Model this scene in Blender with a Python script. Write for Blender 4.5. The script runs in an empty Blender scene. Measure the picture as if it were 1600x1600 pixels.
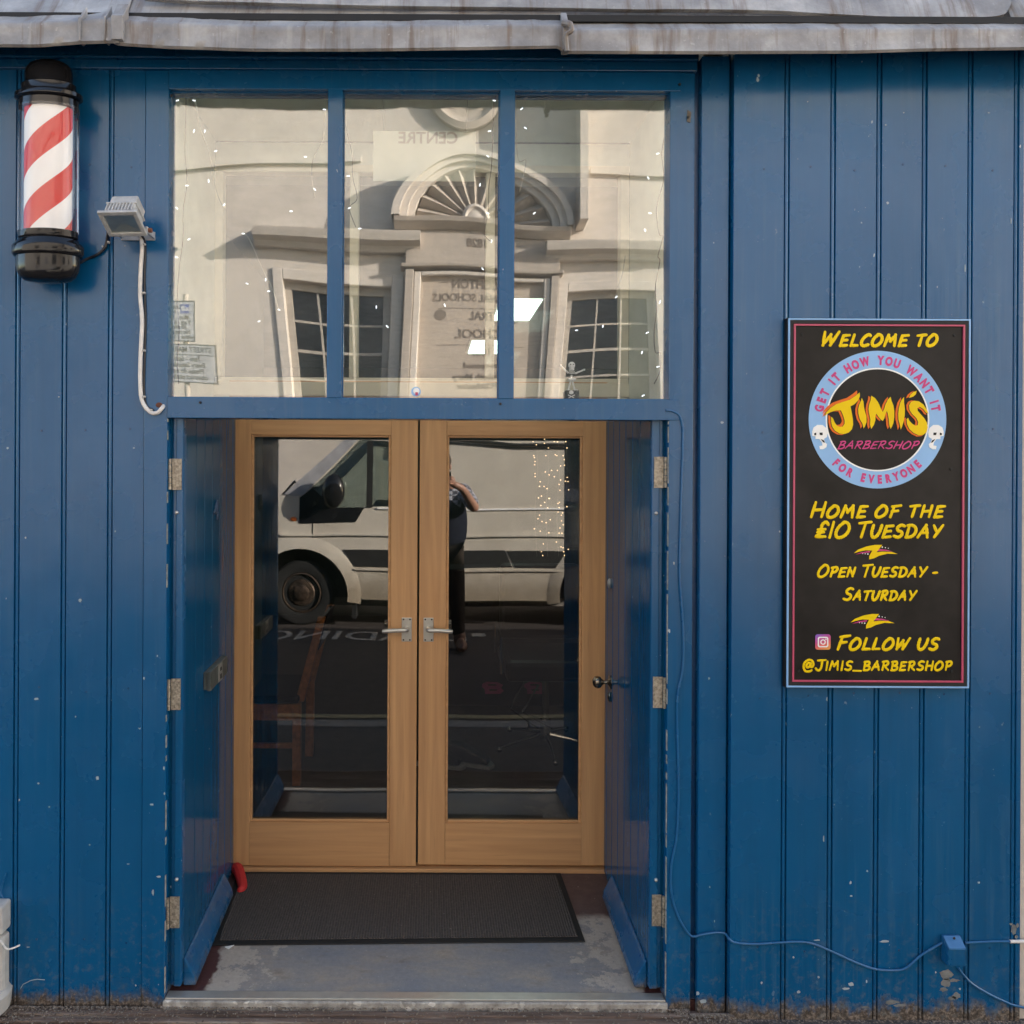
import bpy, bmesh, math, random
from mathutils import Vector, Matrix, noise
random.seed(7)
R = math.radians
C = bpy.context.scene.collection
scene = bpy.context.scene

# ------------------------------------------------------------------ camera
D, F, EYE, CX, CY, ROLL = 2.3, 1171.0, 1.62, 670.0, 738.0, 0.005
cam = bpy.data.cameras.new('camera'); co = bpy.data.objects.new('camera', cam); C.objects.link(co)
cam.sensor_width = 36; cam.lens = F/1600*36; cam.shift_x = (800-CX)/1600; cam.shift_y = -(800-CY)/1600
cam.clip_start = 0.02; cam.clip_end = 3000
co.matrix_world = Matrix.Translation((0, -D, EYE)) @ Matrix.Rotation(R(90), 4, 'X') @ Matrix.Rotation(ROLL, 4, 'Z')
scene.camera = co
# ------------------------------------------------------------------ light
SUN = Vector((0.83, 0.34, 0.30)).normalized()
elev = math.asin(SUN.z); azim = math.atan2(SUN.x, SUN.y)
w = bpy.data.worlds.new('World'); scene.world = w; w.use_nodes = True
nt = w.node_tree; bg = nt.nodes['Background']
sky = nt.nodes.new('ShaderNodeTexSky'); sky.sky_type = 'NISHITA'; sky.sun_disc = False
sky.sun_elevation = elev; sky.sun_rotation = azim; sky.air_density = 1.0; sky.dust_density = 1.5; sky.ozone_density = 0.8
nt.links.new(sky.outputs[0], bg.inputs[0]); bg.inputs[1].default_value = 0.15
sl = bpy.data.lights.new('sun', 'SUN'); sl.energy = 5.0; sl.angle = R(0.5); sl.color = (1.0, 0.92, 0.82)
so = bpy.data.objects.new('sun', sl); C.objects.link(so); so.rotation_euler = SUN.to_track_quat('Z', 'Y').to_euler()
scene.view_settings.view_transform = 'Standard'; scene.view_settings.look = 'None'
scene.view_settings.exposure = 1.85; scene.view_settings.gamma = 1.0
scene.cycles.transparent_max_bounces = 24
scene.cycles.max_bounces = 10; scene.cycles.glossy_bounces = 6
scene.cycles.sample_clamp_indirect = 6.0

# ------------------------------------------------------------------ helpers
def P(px, py, y=0.0):
    """photo pixel + depth -> world point"""
    u, v = px-CX, py-CY
    u, v = u+ROLL*v, v-ROLL*u
    s = (D+y)/F
    return Vector((u*s, y, EYE-v*s))
def PX(px, py, y=0.0): return P(px, py, y).x
def PZ(px, py, y=0.0): return P(px, py, y).z
def REF(px, py, dist, mirror):
    """pixel seen in a mirror at plane y=mirror, virtual distance dist -> real point"""
    p = P(px, py, dist-D)
    return Vector((p.x, 2*mirror-(dist-D), p.z))

WL = {}
def wl(o): return WL.get(o.name, Vector((0, 0, 0))) if o else Vector((0, 0, 0))
def thing(name, label, cat, loc=(0, 0, 0), group=None, kind=None):
    o = bpy.data.objects.new(name, None); C.objects.link(o); o.location = loc; o.empty_display_size = .1
    WL[o.name] = Vector(loc)
    tag(o, label, cat, group, kind); return o
def tag(o, label=None, cat=None, group=None, kind=None):
    if label: o['label'] = label
    if cat: o['category'] = cat
    if group: o['group'] = group
    if kind: o['kind'] = kind
    return o
class MB:
    def __init__(s): s.v = []; s.f = []
    def add(s, vs, fs):
        n = len(s.v); s.v += [Vector(v) for v in vs]; s.f += [tuple(i+n for i in f) for f in fs]; return s
    def box(s, x0, x1, y0, y1, z0, z1):
        if x0 > x1: x0, x1 = x1, x0
        if y0 > y1: y0, y1 = y1, y0
        if z0 > z1: z0, z1 = z1, z0
        v = [(x0,y0,z0),(x1,y0,z0),(x1,y1,z0),(x0,y1,z0),(x0,y0,z1),(x1,y0,z1),(x1,y1,z1),(x0,y1,z1)]
        return s.add(v, [(0,3,2,1),(4,5,6,7),(0,1,5,4),(1,2,6,5),(2,3,7,6),(3,0,4,7)])
    def prism(s, pts, vec):
        """closed polygon pts (3D) swept by vec"""
        n = len(pts); vec = Vector(vec)
        v = [Vector(p) for p in pts]+[Vector(p)+vec for p in pts]
        f = [tuple(range(n))[::-1], tuple(range(n, 2*n))]+[(i, (i+1) % n, (i+1) % n+n, i+n) for i in range(n)]
        return s.add(v, f)
    def tube(s, pts, r, seg=8, caps=True, squash=None):
        pts = [Vector(p) for p in pts]; rs = r if isinstance(r, (list, tuple)) else [r]*len(pts)
        n0 = len(s.v); up = Vector((0, 0, 1)); prev = None
        for i, p in enumerate(pts):
            a = pts[max(i-1, 0)]; b = pts[min(i+1, len(pts)-1)]; t = (b-a)
            t = t.normalized() if t.length > 1e-9 else Vector((0,0,1))
            if prev is None: x = t.orthogonal().normalized()
            else:
                x = prev-t*prev.dot(t); x = x.normalized() if x.length > 1e-6 else t.orthogonal().normalized()
            prev = x; y = t.cross(x)
            for k in range(seg):
                an = 2*math.pi*k/seg; s.v.append(p+(x*math.cos(an)+y*math.sin(an))*rs[i])
        for i in range(len(pts)-1):
            for k in range(seg):
                a = n0+i*seg+k; b = n0+i*seg+(k+1) % seg; s.f.append((a, b, b+seg, a+seg))
        if caps:
            s.f.append(tuple(n0+k for k in range(seg))[::-1]); e = n0+(len(pts)-1)*seg; s.f.append(tuple(e+k for k in range(seg)))
        return s
    def lathe(s, prof, c, axis='Z', seg=40):
        """prof: list (r, h); revolve about axis through c"""
        n0 = len(s.v); c = Vector(c)
        for r, h in prof:
            for k in range(seg):
                a = 2*math.pi*k/seg; q = (r*math.cos(a), r*math.sin(a))
                if axis == 'Z': s.v.append(c+Vector((q[0], q[1], h)))
                elif axis == 'Y': s.v.append(c+Vector((q[0], h, q[1])))
                else: s.v.append(c+Vector((h, q[0], q[1])))
        for i in range(len(prof)-1):
            for k in range(seg):
                a = n0+i*seg+k; b = n0+i*seg+(k+1) % seg; s.f.append((a, b, b+seg, a+seg))
        s.f.append(tuple(n0+k for k in range(seg))[::-1]); e = n0+(len(prof)-1)*seg; s.f.append(tuple(e+k for k in range(seg)))
        return s
    def ball(s, c, r, seg=14, rings=9, scale=(1,1,1)):
        c = Vector(c); pr = [(max(r*math.sin(math.pi*i/rings), r*0.01), -r*math.cos(math.pi*i/rings)) for i in range(rings+1)]
        n = len(s.v); s.lathe(pr, (0, 0, 0), 'Z', seg)
        for i in range(n, len(s.v)): v = s.v[i]; s.v[i] = c+Vector((v.x*scale[0], v.y*scale[1], v.z*scale[2]))
        return s
    def xf(s, m):
        s.v = [m @ v for v in s.v]; return s
    def build(s, name, mat, parent=None, smooth=False, bevel=0, sharp=35, seg=2):
        me = bpy.data.meshes.new(name); off = wl(parent)
        me.from_pydata([tuple(v-off) for v in s.v], [], s.f); me.update()
        bm = bmesh.new(); bm.from_mesh(me); bmesh.ops.recalc_face_normals(bm, faces=bm.faces); bm.to_mesh(me); bm.free()
        if mat: me.materials.append(mat)
        o = bpy.data.objects.new(name, me); C.objects.link(o)
        WL[o.name] = off.copy()
        if parent: o.parent = parent
        if bevel:
            b = o.modifiers.new('bevel', 'BEVEL'); b.width = bevel; b.segments = seg; b.limit_method = 'ANGLE'; b.angle_limit = R(40)
        if smooth:
            for p in me.polygons: p.use_smooth = True
            me.set_sharp_from_angle(angle=R(sharp))
        return o
def struct(o, kind='structure', label=None, cat=None):
    o['kind'] = kind
    return tag(o, label, cat)
def dg_mesh(ob):
    C.objects.link(ob); bpy.context.view_layer.update()
    dg = bpy.context.evaluated_depsgraph_get(); me = ob.evaluated_get(dg).to_mesh()
    v = [x.co.copy() for x in me.vertices]; f = [tuple(p.vertices) for p in me.polygons]
    ob.evaluated_get(dg).to_mesh_clear(); d = ob.data
    bpy.data.objects.remove(ob); bpy.data.curves.remove(d)
    return v, f
def shape2d(loops, depth=0.0005):
    """flat filled outline(s), holes allowed; returns verts (u,v,0..2*depth), faces"""
    cu = bpy.data.curves.new('c', 'CURVE'); cu.dimensions = '2D'; cu.fill_mode = 'BOTH'; cu.extrude = depth
    for L in loops:
        sp = cu.splines.new('POLY'); sp.points.add(len(L)-1)
        for i, p in enumerate(L): sp.points[i].co = (p[0], p[1], 0, 1)
        sp.use_cyclic_u = True
    v, f = dg_mesh(bpy.data.objects.new('c', cu))
    return [Vector((a.x, a.y, a.z+depth)) for a in v], f
def text2d(txt, size=1.0, offset=0.0, depth=0.0005, xs=1.0, shear=0.0, align='CENTER'):
    cu = bpy.data.curves.new('t', 'FONT'); cu.body = txt; cu.size = size; cu.offset = offset; cu.extrude = depth; cu.shear = shear
    cu.align_x = align; cu.resolution_u = 3
    v, f = dg_mesh(bpy.data.objects.new('t', cu))
    return [Vector((a.x*xs, a.y, a.z+depth)) for a in v], f
def front(vs, x0, z0, y):   # writing on a face that looks towards -y
    return [Vector((x0+v.x, y-v.z, z0+v.y)) for v in vs]
def back(vs, x0, z0, y):    # writing on a face that looks towards +y
    return [Vector((x0-v.x, y+v.z, z0+v.y)) for v in vs]
def crom(pts, n=6, closed=False):
    out = []; m = len(pts); P_ = [Vector((p[0], p[1])) if len(p) == 2 else Vector(p) for p in pts]
    for i in range(m if closed else m-1):
        p0 = P_[(i-1) % m] if closed else P_[max(i-1, 0)]; p1 = P_[i]; p2 = P_[(i+1) % m]; p3 = P_[(i+2) % m] if closed else P_[min(i+2, m-1)]
        for k in range(n):
            t = k/n; out.append(0.5*((2*p1)+(p2-p0)*t+(2*p0-5*p1+4*p2-p3)*t*t+(3*p1-p0-3*p2+p3)*t*t*t))
    if not closed: out.append(P_[-1])
    return out
def circ(cx, cy, r, n=48, a0=0, a1=360):
    return [(cx+r*math.cos(R(a0+(a1-a0)*i/n)), cy+r*math.sin(R(a0+(a1-a0)*i/n))) for i in range(n if a1-a0 == 360 else n+1)]

# ------------------------------------------------------------------ materials
def nmat(name):
    m = bpy.data.materials.new(name); m.use_nodes = True; nt = m.node_tree
    return m, nt, nt.nodes['Principled BSDF']
def N(nt, t, **kw):
    n = nt.nodes.new(t)
    for k, v in kw.items():
        if k.startswith('i_'):
            key = k[2:]; key = int(key) if key.isdigit() else key.replace('_', ' ')
            n.inputs[key].default_value = v
        else: setattr(n, k, v)
    return n
def L(nt, a, b): nt.links.new(a, b)
def pos(nt, scale=(1, 1, 1), loc=(0, 0, 0), local=False):
    if local: g = N(nt, 'ShaderNodeTexCoord').outputs['Object']
    else: g = N(nt, 'ShaderNodeNewGeometry').outputs['Position']
    mp = N(nt, 'ShaderNodeMapping'); mp.inputs['Scale'].default_value = scale; mp.inputs['Location'].default_value = loc
    L(nt, g, mp.inputs['Vector']); return mp.outputs[0]
def noi(nt, vec, sc, det=3, rough=.55, dist=0):
    n = N(nt, 'ShaderNodeTexNoise'); n.inputs['Scale'].default_value = sc; n.inputs['Detail'].default_value = det
    n.inputs['Roughness'].default_value = rough; n.inputs['Distortion'].default_value = dist
    L(nt, vec, n.inputs['Vector']); return n.outputs['Fac']
def ramp(nt, fac, stops, interp='LINEAR'):
    r = N(nt, 'ShaderNodeValToRGB'); r.color_ramp.interpolation = interp
    e = r.color_ramp.elements
    while len(e) < len(stops): e.new(0.5)
    for i, (p, c) in enumerate(stops):
        e[i].position = p; e[i].color = (c, c, c, 1) if isinstance(c, (int, float)) else (*c, 1)
    L(nt, fac, r.inputs[0]); return r.outputs[0]
def mix(nt, fac, a, b, mode='MIX'):
    m = N(nt, 'ShaderNodeMix', data_type='RGBA', blend_type=mode)
    def put(sock, x):
        if isinstance(x, (tuple, list)): sock.default_value = (*x[:3], 1)
        elif isinstance(x, (int, float)): sock.default_value = (x, x, x, 1)
        else: L(nt, x, sock)
    if isinstance(fac, (int, float)): m.inputs[0].default_value = fac
    else: L(nt, fac, m.inputs[0])
    put(m.inputs[6], a); put(m.inputs[7], b); return m.outputs[2]
def math_(nt, op, a, b=0.0, c=0.0):
    m = N(nt, 'ShaderNodeMath', operation=op)
    for i, x in enumerate((a, b, c)):
        if isinstance(x, (int, float)): m.inputs[i].default_value = x
        else: L(nt, x, m.inputs[i])
    return m.outputs[0]
def bump(nt, h, strength, dist, bs, prev=None):
    b = N(nt, 'ShaderNodeBump'); b.inputs['Strength'].default_value = strength; b.inputs['Distance'].default_value = dist
    L(nt, h, b.inputs['Height'])
    if prev is not None: L(nt, prev, b.inputs['Normal'])
    if bs is not None: L(nt, b.outputs[0], bs.inputs['Normal'])
    return b.outputs[0]
def zed(nt):
    s = N(nt, 'ShaderNodeSeparateXYZ'); L(nt, N(nt, 'ShaderNodeNewGeometry').outputs['Position'], s.inputs[0]); return s.outputs
def simple(name, col, rough=.5, metal=0, var=.12, nsc=9, bmp=.0, spec=.5, bsc=60, coat=0):
    m, nt, b = nmat(name); p = pos(nt)
    n = noi(nt, p, nsc, 4); c2 = tuple(max(0, x*(1-var*2)) for x in col); c1 = tuple(min(1, x*(1+var)) for x in col)
    L(nt, ramp(nt, n, [(.3, c2), (.7, c1)]), b.inputs['Base Color'])
    b.inputs['Roughness'].default_value = rough; b.inputs['Metallic'].default_value = metal
    b.inputs['Specular IOR Level'].default_value = spec; b.inputs['Coat Weight'].default_value = coat
    if bmp: bump(nt, noi(nt, p, bsc, 4), bmp, .002, b)
    return m
def blue(name, base=(.0026, .090, .230), rough=.25, wav=1.1, chips=.6, dirt_haze=True, streak=(80, 80, 2.0), spec=.6):
    m, nt, b = nmat(name); p = pos(nt); b.inputs['Specular IOR Level'].default_value = spec
    big = noi(nt, pos(nt, (1, 1, .5)), 2.2, 4)
    c = ramp(nt, big, [(.25, tuple(x*.86 for x in base)), (.75, tuple(x*1.1 for x in base))])
    # thin dry-brushed paint where the grain shows
    grain = noi(nt, pos(nt, streak), 1.0, 4, .6)
    worn = math_(nt, 'MULTIPLY', ramp(nt, grain, [(.5, 0), (.85, 1)]), ramp(nt, noi(nt, p, 1.3, 3), [(.40, 0), (.72, .42)]))
    c = mix(nt, worn, c, (.10, .19, .25))
    c = mix(nt, math_(nt, 'MULTIPLY', ramp(nt, noi(nt, pos(nt, (22, 22, .9), (2, 4, 1)), 1.0, 5, .7), [(.52, 0), (.74, 1)]), .22), c, tuple(x*.55 for x in base))
    # chips and paint specks
    fine = noi(nt, pos(nt, (1, 1, .6)), 55, 2, .5); reg = noi(nt, pos(nt, (1, 1, 1), (3, 1, 7)), 3.3, 2)
    ch = math_(nt, 'MULTIPLY', ramp(nt, fine, [(.765-.01*chips, 0), (.785-.01*chips, 1)]), ramp(nt, reg, [(.42, 0), (.56, 1)]))
    c = mix(nt, ch, c, (.42, .50, .55))
    fine2 = noi(nt, p, 190, 1, .5)
    c = mix(nt, ramp(nt, fine2, [(.80, 0), (.83, .7)]), c, (.35, .45, .55))
    rv = ramp(nt, noi(nt, p, 5, 4), [(.3, rough*.75), (.7, rough*1.3)])
    if dirt_haze:
        z = zed(nt)[2]
        edge = math_(nt, 'ADD', z, math_(nt, 'MULTIPLY', noi(nt, pos(nt, (1, 1, .5)), 26, 6, .72), -.17))
        d = ramp(nt, math_(nt, 'MULTIPLY_ADD', edge, 5.0, .5), [(.03, 1), (.22, 0)])
        c = mix(nt, d, c, ramp(nt, noi(nt, p, 110, 6, .75), [(.38, (.035, .025, .018)), (.5, (.09, .065, .048)), (.62, (.25, .20, .16))]))
        low = ramp(nt, math_(nt, 'MULTIPLY_ADD', z, 1.0, 0), [(.02, .38), (.4, 0)])
        c = mix(nt, math_(nt, 'MULTIPLY', low, ramp(nt, noi(nt, p, 38, 6, .7), [(.52, 0), (.66, 1)])), c, (.13, .16, .17))
        rv = mix(nt, d, rv, .8)
    L(nt, c, b.inputs['Base Color']); L(nt, rv, b.inputs['Roughness'])
    b1 = bump(nt, grain, .10*wav, .004, None)
    bump(nt, noi(nt, pos(nt, (1, 1, .35)), 7, 2), .25*wav, .012, b, b1)
    return m
def oak(name, axis='Z'):
    m, nt, b = nmat(name)
    s = (34, 34, 1.3) if axis == 'Z' else (1.3, 34, 34)
    p = pos(nt, s)
    g = noi(nt, p, 1.0, 6, .6, .6); g2 = noi(nt, pos(nt, tuple(x*3.5 for x in s)), 1.0, 3)
    wv = N(nt, 'ShaderNodeTexWave', wave_type='BANDS', bands_direction='X' if axis == 'Z' else 'Z')
    wv.inputs['Scale'].default_value = 7; wv.inputs['Distortion'].default_value = 9; wv.inputs['Detail'].default_value = 2; wv.inputs['Detail Scale'].default_value = .8
    L(nt, pos(nt, (1, 1, .12) if axis == 'Z' else (.14, 1, 1)), wv.inputs['Vector'])
    c = ramp(nt, g, [(.25, (.53, .285, .130)), (.75, (.72, .425, .205))])
    c = mix(nt, math_(nt, 'MULTIPLY', wv.outputs['Fac'], .22), c, (.44, .235, .11))
    c = mix(nt, ramp(nt, g2, [(.62, 0), (.8, .3)]), c, (.2, .1, .045))
    L(nt, c, b.inputs['Base Color']); b.inputs['Roughness'].default_value = .42
    bump(nt, g2, .12, .001, b); return m
def glass(name, fac, tint=(.95, .97, .96), wav=0.0, wsc=1.0, rough=0.0, dirt_haze=.0):
    m, nt, b = nmat(name); nt.nodes.remove(b); out = nt.nodes['Material Output']
    tr = N(nt, 'ShaderNodeBsdfTransparent'); tr.inputs[0].default_value = (*tint, 1)
    gl = N(nt, 'ShaderNodeBsdfGlossy'); gl.inputs['Roughness'].default_value = rough; gl.inputs[0].default_value = (1, 1, 1, 1)
    if wav:
        p = pos(nt, (1, 1, .55)); h = noi(nt, p, wsc, 1, .4)
        bp = bump(nt, h, 1.0, wav, None); L(nt, bp, gl.inputs['Normal'])
    lw = N(nt, 'ShaderNodeLayerWeight'); lw.inputs[0].default_value = .12
    f = math_(nt, 'ADD', fac, math_(nt, 'MULTIPLY', lw.outputs['Fresnel'], .5))
    f = math_(nt, 'MINIMUM', f, 1.0)
    ms = N(nt, 'ShaderNodeMixShader'); L(nt, f, ms.inputs[0]); L(nt, tr.outputs[0], ms.inputs[1]); L(nt, gl.outputs[0], ms.inputs[2])
    last = ms.outputs[0]
    if dirt_haze:  # pale diffuse veil mixed into the glass as painted haze
        df = N(nt, 'ShaderNodeBsdfDiffuse'); df.inputs[0].default_value = (.5, .5, .47, 1)
        m2 = N(nt, 'ShaderNodeMixShader')
        d = ramp(nt, noi(nt, pos(nt), 5, 5, .65), [(.45, dirt_haze*.3), (.8, dirt_haze)])
        L(nt, d, m2.inputs[0]); L(nt, last, m2.inputs[1]); L(nt, df.outputs[0], m2.inputs[2]); last = m2.outputs[0]
    L(nt, last, out.inputs[0]); return m
def emis(name, col, st):
    m, nt, b = nmat(name); b.inputs['Base Color'].default_value = (*col, 1)
    b.inputs['Emission Color'].default_value = (*col, 1); b.inputs['Emission Strength'].default_value = st; return m

M = {}
M['blue'] = blue('blue_gloss_paint')
M['blue_door'] = blue('blue_door_gloss', base=(.0028, .078, .185), rough=.13, wav=.14, chips=.6, spec=.14)
M['blue_dark'] = blue('blue_rebate_shade', base=(.002, .045, .14), rough=.3)  # darker copy of the blue, paints shade into the rebates
M['blue_pale'] = blue('blue_box_paint', base=(.03, .15, .36), rough=.35, dirt_haze=False)
M['oak_v'] = oak('oak_upright', 'Z'); M['oak_h'] = oak('oak_rail', 'X')
M['pane'] = glass('old_window_glass', .15, tint=(.985, .99, .985), wav=.016, wsc=1.1, dirt_haze=.10)
M['door_glass'] = glass('door_glass', .125, wav=.0035, wsc=1.6, tint=(.80, .79, .77))
M['van_glass'] = glass('van_glass', .08, tint=(.8, .85, .83))
M['school_glass'] = glass('school_window_glass', .03, tint=(.6, .6, .58))
M['clear'] = glass('clear_plastic_tube', .05, rough=.03, tint=(.97, .97, .97), dirt_haze=.09)
M['black_plastic'] = simple('black_gloss_plastic', (.012, .012, .014), .12, var=.2)
M['black'] = simple('black_board', (.016, .014, .0135), .4, var=.3, nsc=9, spec=.22)
M['matt_black'] = simple('dull_black', (.012, .012, .013), .7)
M['rubber'] = simple('black_rubber', (.014, .014, .014), .75, bmp=.2)
M['white'] = simple('white_plastic', (.52, .50, .47), .5, var=.08, nsc=30)
M['greywhite'] = simple('grey_cast_metal', (.50, .50, .50), .5, var=.12, nsc=40, bmp=.15)
M['ivory'] = simple('ivory_interior_paint', (.80, .74, .58), .55, var=.05)
M['ivory2'] = simple('pale_green_interior_paint', (.74, .78, .68), .6, var=.05)
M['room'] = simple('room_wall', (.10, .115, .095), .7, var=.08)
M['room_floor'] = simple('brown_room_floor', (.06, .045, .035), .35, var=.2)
M['ceil'] = simple('room_ceiling', (.16, .16, .15), .8)
M['satin'] = simple('satin_aluminium', (.62, .61, .58), .36, metal=.75, var=.04, nsc=40)
M['chrome'] = simple('chrome', (.75, .75, .75), .12, metal=1, var=.05)
M['oldbrass'] = simple('aged_nickel', (.30, .27, .23), .18, metal=1, var=.15)
M['hinge'] = simple('paint_flecked_steel', (.42, .37, .30), .5, metal=.4, var=.3, nsc=120, bmp=.3)
M['yellow'] = simple('yellow_lettering', (.90, .62, .0), .45, var=.03, spec=.2)
M['orange'] = simple('orange_lettering', (.82, .17, .02), .45, var=.03, spec=.2)
M['pink'] = simple('pink_lettering', (.64, .07, .24), .45, var=.05, spec=.2)
M['rose'] = simple('rose_frame_line', (.55, .075, .15), .35, var=.05)
M['sky_blue'] = simple('light_blue_print', (.27, .50, .82), .4, var=.03)
M['sign_white'] = simple('white_print', (.92, .92, .90), .4, var=.02)
M['paving2'] = simple('bare_wood_arris', (.33, .33, .31), .7, var=.3, nsc=60)
M['redcloth'] = simple('red_cloth', (.62, .03, .03), .6)
M['chairwood'] = simple('orange_brown_wood', (.60, .22, .07), .4, var=.2, nsc=30)
M['seatblack'] = simple('black_vinyl', (.014, .013, .016), .45)
M['cable_white'] = simple('white_cable', (.78, .74, .70), .4, var=.08, nsc=50)
M['cable_blue'] = blue('blue_painted_cable', base=(.012, .11, .27), rough=.3, dirt_haze=False, chips=2)
M['cable_black'] = simple('black_cable', (.012, .013, .02), .35)
M['cream'] = None
M['van'] = None
M['school_white'] = simple('signboard_white', (.62, .62, .58), .5)
M['skin'] = simple('skin', (.30, .155, .105), .5, var=.08)
M['hair'] = simple('brown_hair', (.05, .03, .02), .7)
M['denim'] = simple('dark_navy_denim', (.012, .014, .024), .9, spec=.08, var=.2, nsc=60)
M['trousers'] = simple('dark_brown_trousers', (.035, .028, .024), .9, spec=.08, var=.2, nsc=40)
M['boot'] = simple('brown_leather', (.13, .055, .03), .45)
M['bulb_white'] = emis('lit_white_bulb', (.85, .93, 1.0), 1.15)
M['bulb_warm'] = emis('lit_warm_bulb', (1.0, .70, .38), 1.6)
M['led'] = emis('lit_ceiling_panel', (.70, .93, .78), 1.9)
M['strip'] = emis('added_fill_strip', (.95, .95, .78), 1.35)  # glow of the added lobby fill strip
M['wire'] = simple('thin_brown_wire', (.07, .06, .045), .5)
M['wire_clear'] = simple('thin_clear_wire', (.35, .34, .28), .4)

# lead
m, nt, b = nmat('weathered_lead'); M['lead'] = m
p = pos(nt); n1 = noi(nt, p, 5, 6, .65); st = noi(nt, pos(nt, (26, 3, 2.2)), 1.0, 4, .65)
c = ramp(nt, n1, [(.28, (.165, .16, .16)), (.5, (.31, .30, .297)), (.72, (.52, .51, .50))])
z = zed(nt)
stz = ramp(nt, z[2], [(0, 1), (1, 1)])
c = mix(nt, ramp(nt, st, [(.52, 0), (.66, .75)]), c, (.18, .13, .095))
c = mix(nt, ramp(nt, noi(nt, pos(nt, (34, 3, 2.6), (5, 5, 5)), 1, 4), [(.56, 0), (.74, .55)]), c, (.46, .44, .41))
c = mix(nt, ramp(nt, noi(nt, p, 70, 3), [(.66, 0), (.76, .55)]), c, (.52, .51, .50))
L(nt, c, b.inputs['Base Color']); b.inputs['Roughness'].default_value = .55; b.inputs['Metallic'].default_value = .15
bump(nt, noi(nt, p, 22, 5), .35, .008, b)
# render wall opposite, van paint, brickish
def stucco(name, col, stain=.25):
    m, nt, b = nmat(name); p = pos(nt)
    c = ramp(nt, noi(nt, p, 1.7, 5), [(.3, tuple(x*.86 for x in col)), (.7, col)])
    c = mix(nt, math_(nt, 'MULTIPLY', ramp(nt, noi(nt, pos(nt, (9, 9, .8)), 1, 4), [(.5, 0), (.8, 1)]), stain), c, tuple(x*.55 for x in col))
    L(nt, c, b.inputs['Base Color']); b.inputs['Roughness'].default_value = .85; bump(nt, noi(nt, p, 30, 4), .3, .01, b); return m
M['cream'] = stucco('cream_render', (.60, .545, .485))
M['stone'] = stucco('grey_stone_moulding', (.44, .385, .33), .5)
M['plaque'] = stucco('tan_inscribed_stone', (.46, .39, .32), .2)
M['groove'] = simple('cut_letter_shadow_stone', (.20, .165, .135), .9)
M['curtain'] = stucco('brown_curtain', (.10, .085, .075), .6)
M['sash'] = simple('white_sash_paint', (.40, .36, .31), .5)
m, nt, b = nmat('dirty_white_van_paint'); M['van'] = m
p = pos(nt); z = zed(nt)
c = ramp(nt, noi(nt, p, 3, 4), [(.3, (.56, .51, .43)), (.7, (.66, .61, .52))])
dr = math_(nt, 'ADD', z[2], math_(nt, 'MULTIPLY', noi(nt, p, 9, 5), -.25))
c = mix(nt, ramp(nt, dr, [(.28, .75), (.62, 0)]), c, (.22, .17, .11))
L(nt, c, b.inputs['Base Color']); b.inputs['Roughness'].default_value = .35; b.inputs['Coat Weight'].default_value = .3
# road, pavement, step
def ground(name, c1, c2, sc=60, agg=.5, rough=.85, big=None):
    m, nt, b = nmat(name); p = pos(nt)
    c = ramp(nt, noi(nt, p, sc, 4, .7), [(.35, c1), (.65, c2)])
    v = N(nt, 'ShaderNodeTexVoronoi'); v.inputs['Scale'].default_value = sc*2.5; L(nt, p, v.inputs['Vector'])
    c = mix(nt, math_(nt, 'MULTIPLY', ramp(nt, v.outputs['Color'], [(.75, 0), (.9, 1)]), agg), c, tuple(x*3 for x in c2))
    if big: c = mix(nt, ramp(nt, noi(nt, p, 1.2, 4), [(.4, 0), (.7, .6)]), c, big)
    L(nt, c, b.inputs['Base Color']); b.inputs['Roughness'].default_value = rough
    bump(nt, noi(nt, p, sc*1.5, 3), .6, .006, b); return m
M['asphalt'] = ground('asphalt', (.035, .032, .032), (.075, .068, .066), 70, .7)
M['road'] = ground('road_surface', (.030, .023, .020), (.058, .043, .037), 50, .4, big=(.022, .018, .017))
M['paving'] = ground('paving', (.10, .085, .072), (.16, .14, .12), 30, .2)
M['kerbstone'] = ground('kerb_stone', (.14, .13, .12), (.24, .22, .2), 30, .2)
M['roadwhite'] = simple('worn_white_road_paint', (.40, .36, .31), .7, var=.2, nsc=30)
M['roadyellow'] = simple('worn_yellow_road_paint', (.30, .24, .13), .7, var=.2, nsc=30)
m, nt, b = nmat('brown_worn_step'); M['step'] = m
p = pos(nt, (2.5, 45, 45))
c = ramp(nt, noi(nt, p, 1, 5, .7), [(.3, (.055, .036, .028)), (.55, (.19, .13, .10)), (.75, (.40, .33, .27))])
c = mix(nt, ramp(nt, noi(nt, pos(nt), 75, 3), [(.62, 0), (.74, .7)]), c, (.30, .25, .21))
L(nt, c, b.inputs['Base Color']); b.inputs['Roughness'].default_value = .85; bump(nt, noi(nt, p, 1, 5), .8, .01, b)
# worn lobby floor
m, nt, b = nmat('worn_painted_concrete'); M['lobby'] = m
p = pos(nt); n1 = noi(nt, p, 60, 8, .75)
big = noi(nt, pos(nt, (1.6, 3.2, 1)), 2.0, 4, .6); mid = noi(nt, pos(nt, (1, 2.2, 1), (9, 3, 0)), 8, 7, .72)
c = ramp(nt, big, [(.34, (.20, .215, .25)), (.48, (.27, .26, .255)), (.66, (.37, .31, .25))])
c = mix(nt, ramp(nt, mid, [(.44, .45), (.58, 0)]), c, (.20, .215, .245))
c = mix(nt, ramp(nt, mid, [(.55, 0), (.68, .55)]), c, (.17, .145, .12))
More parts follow.
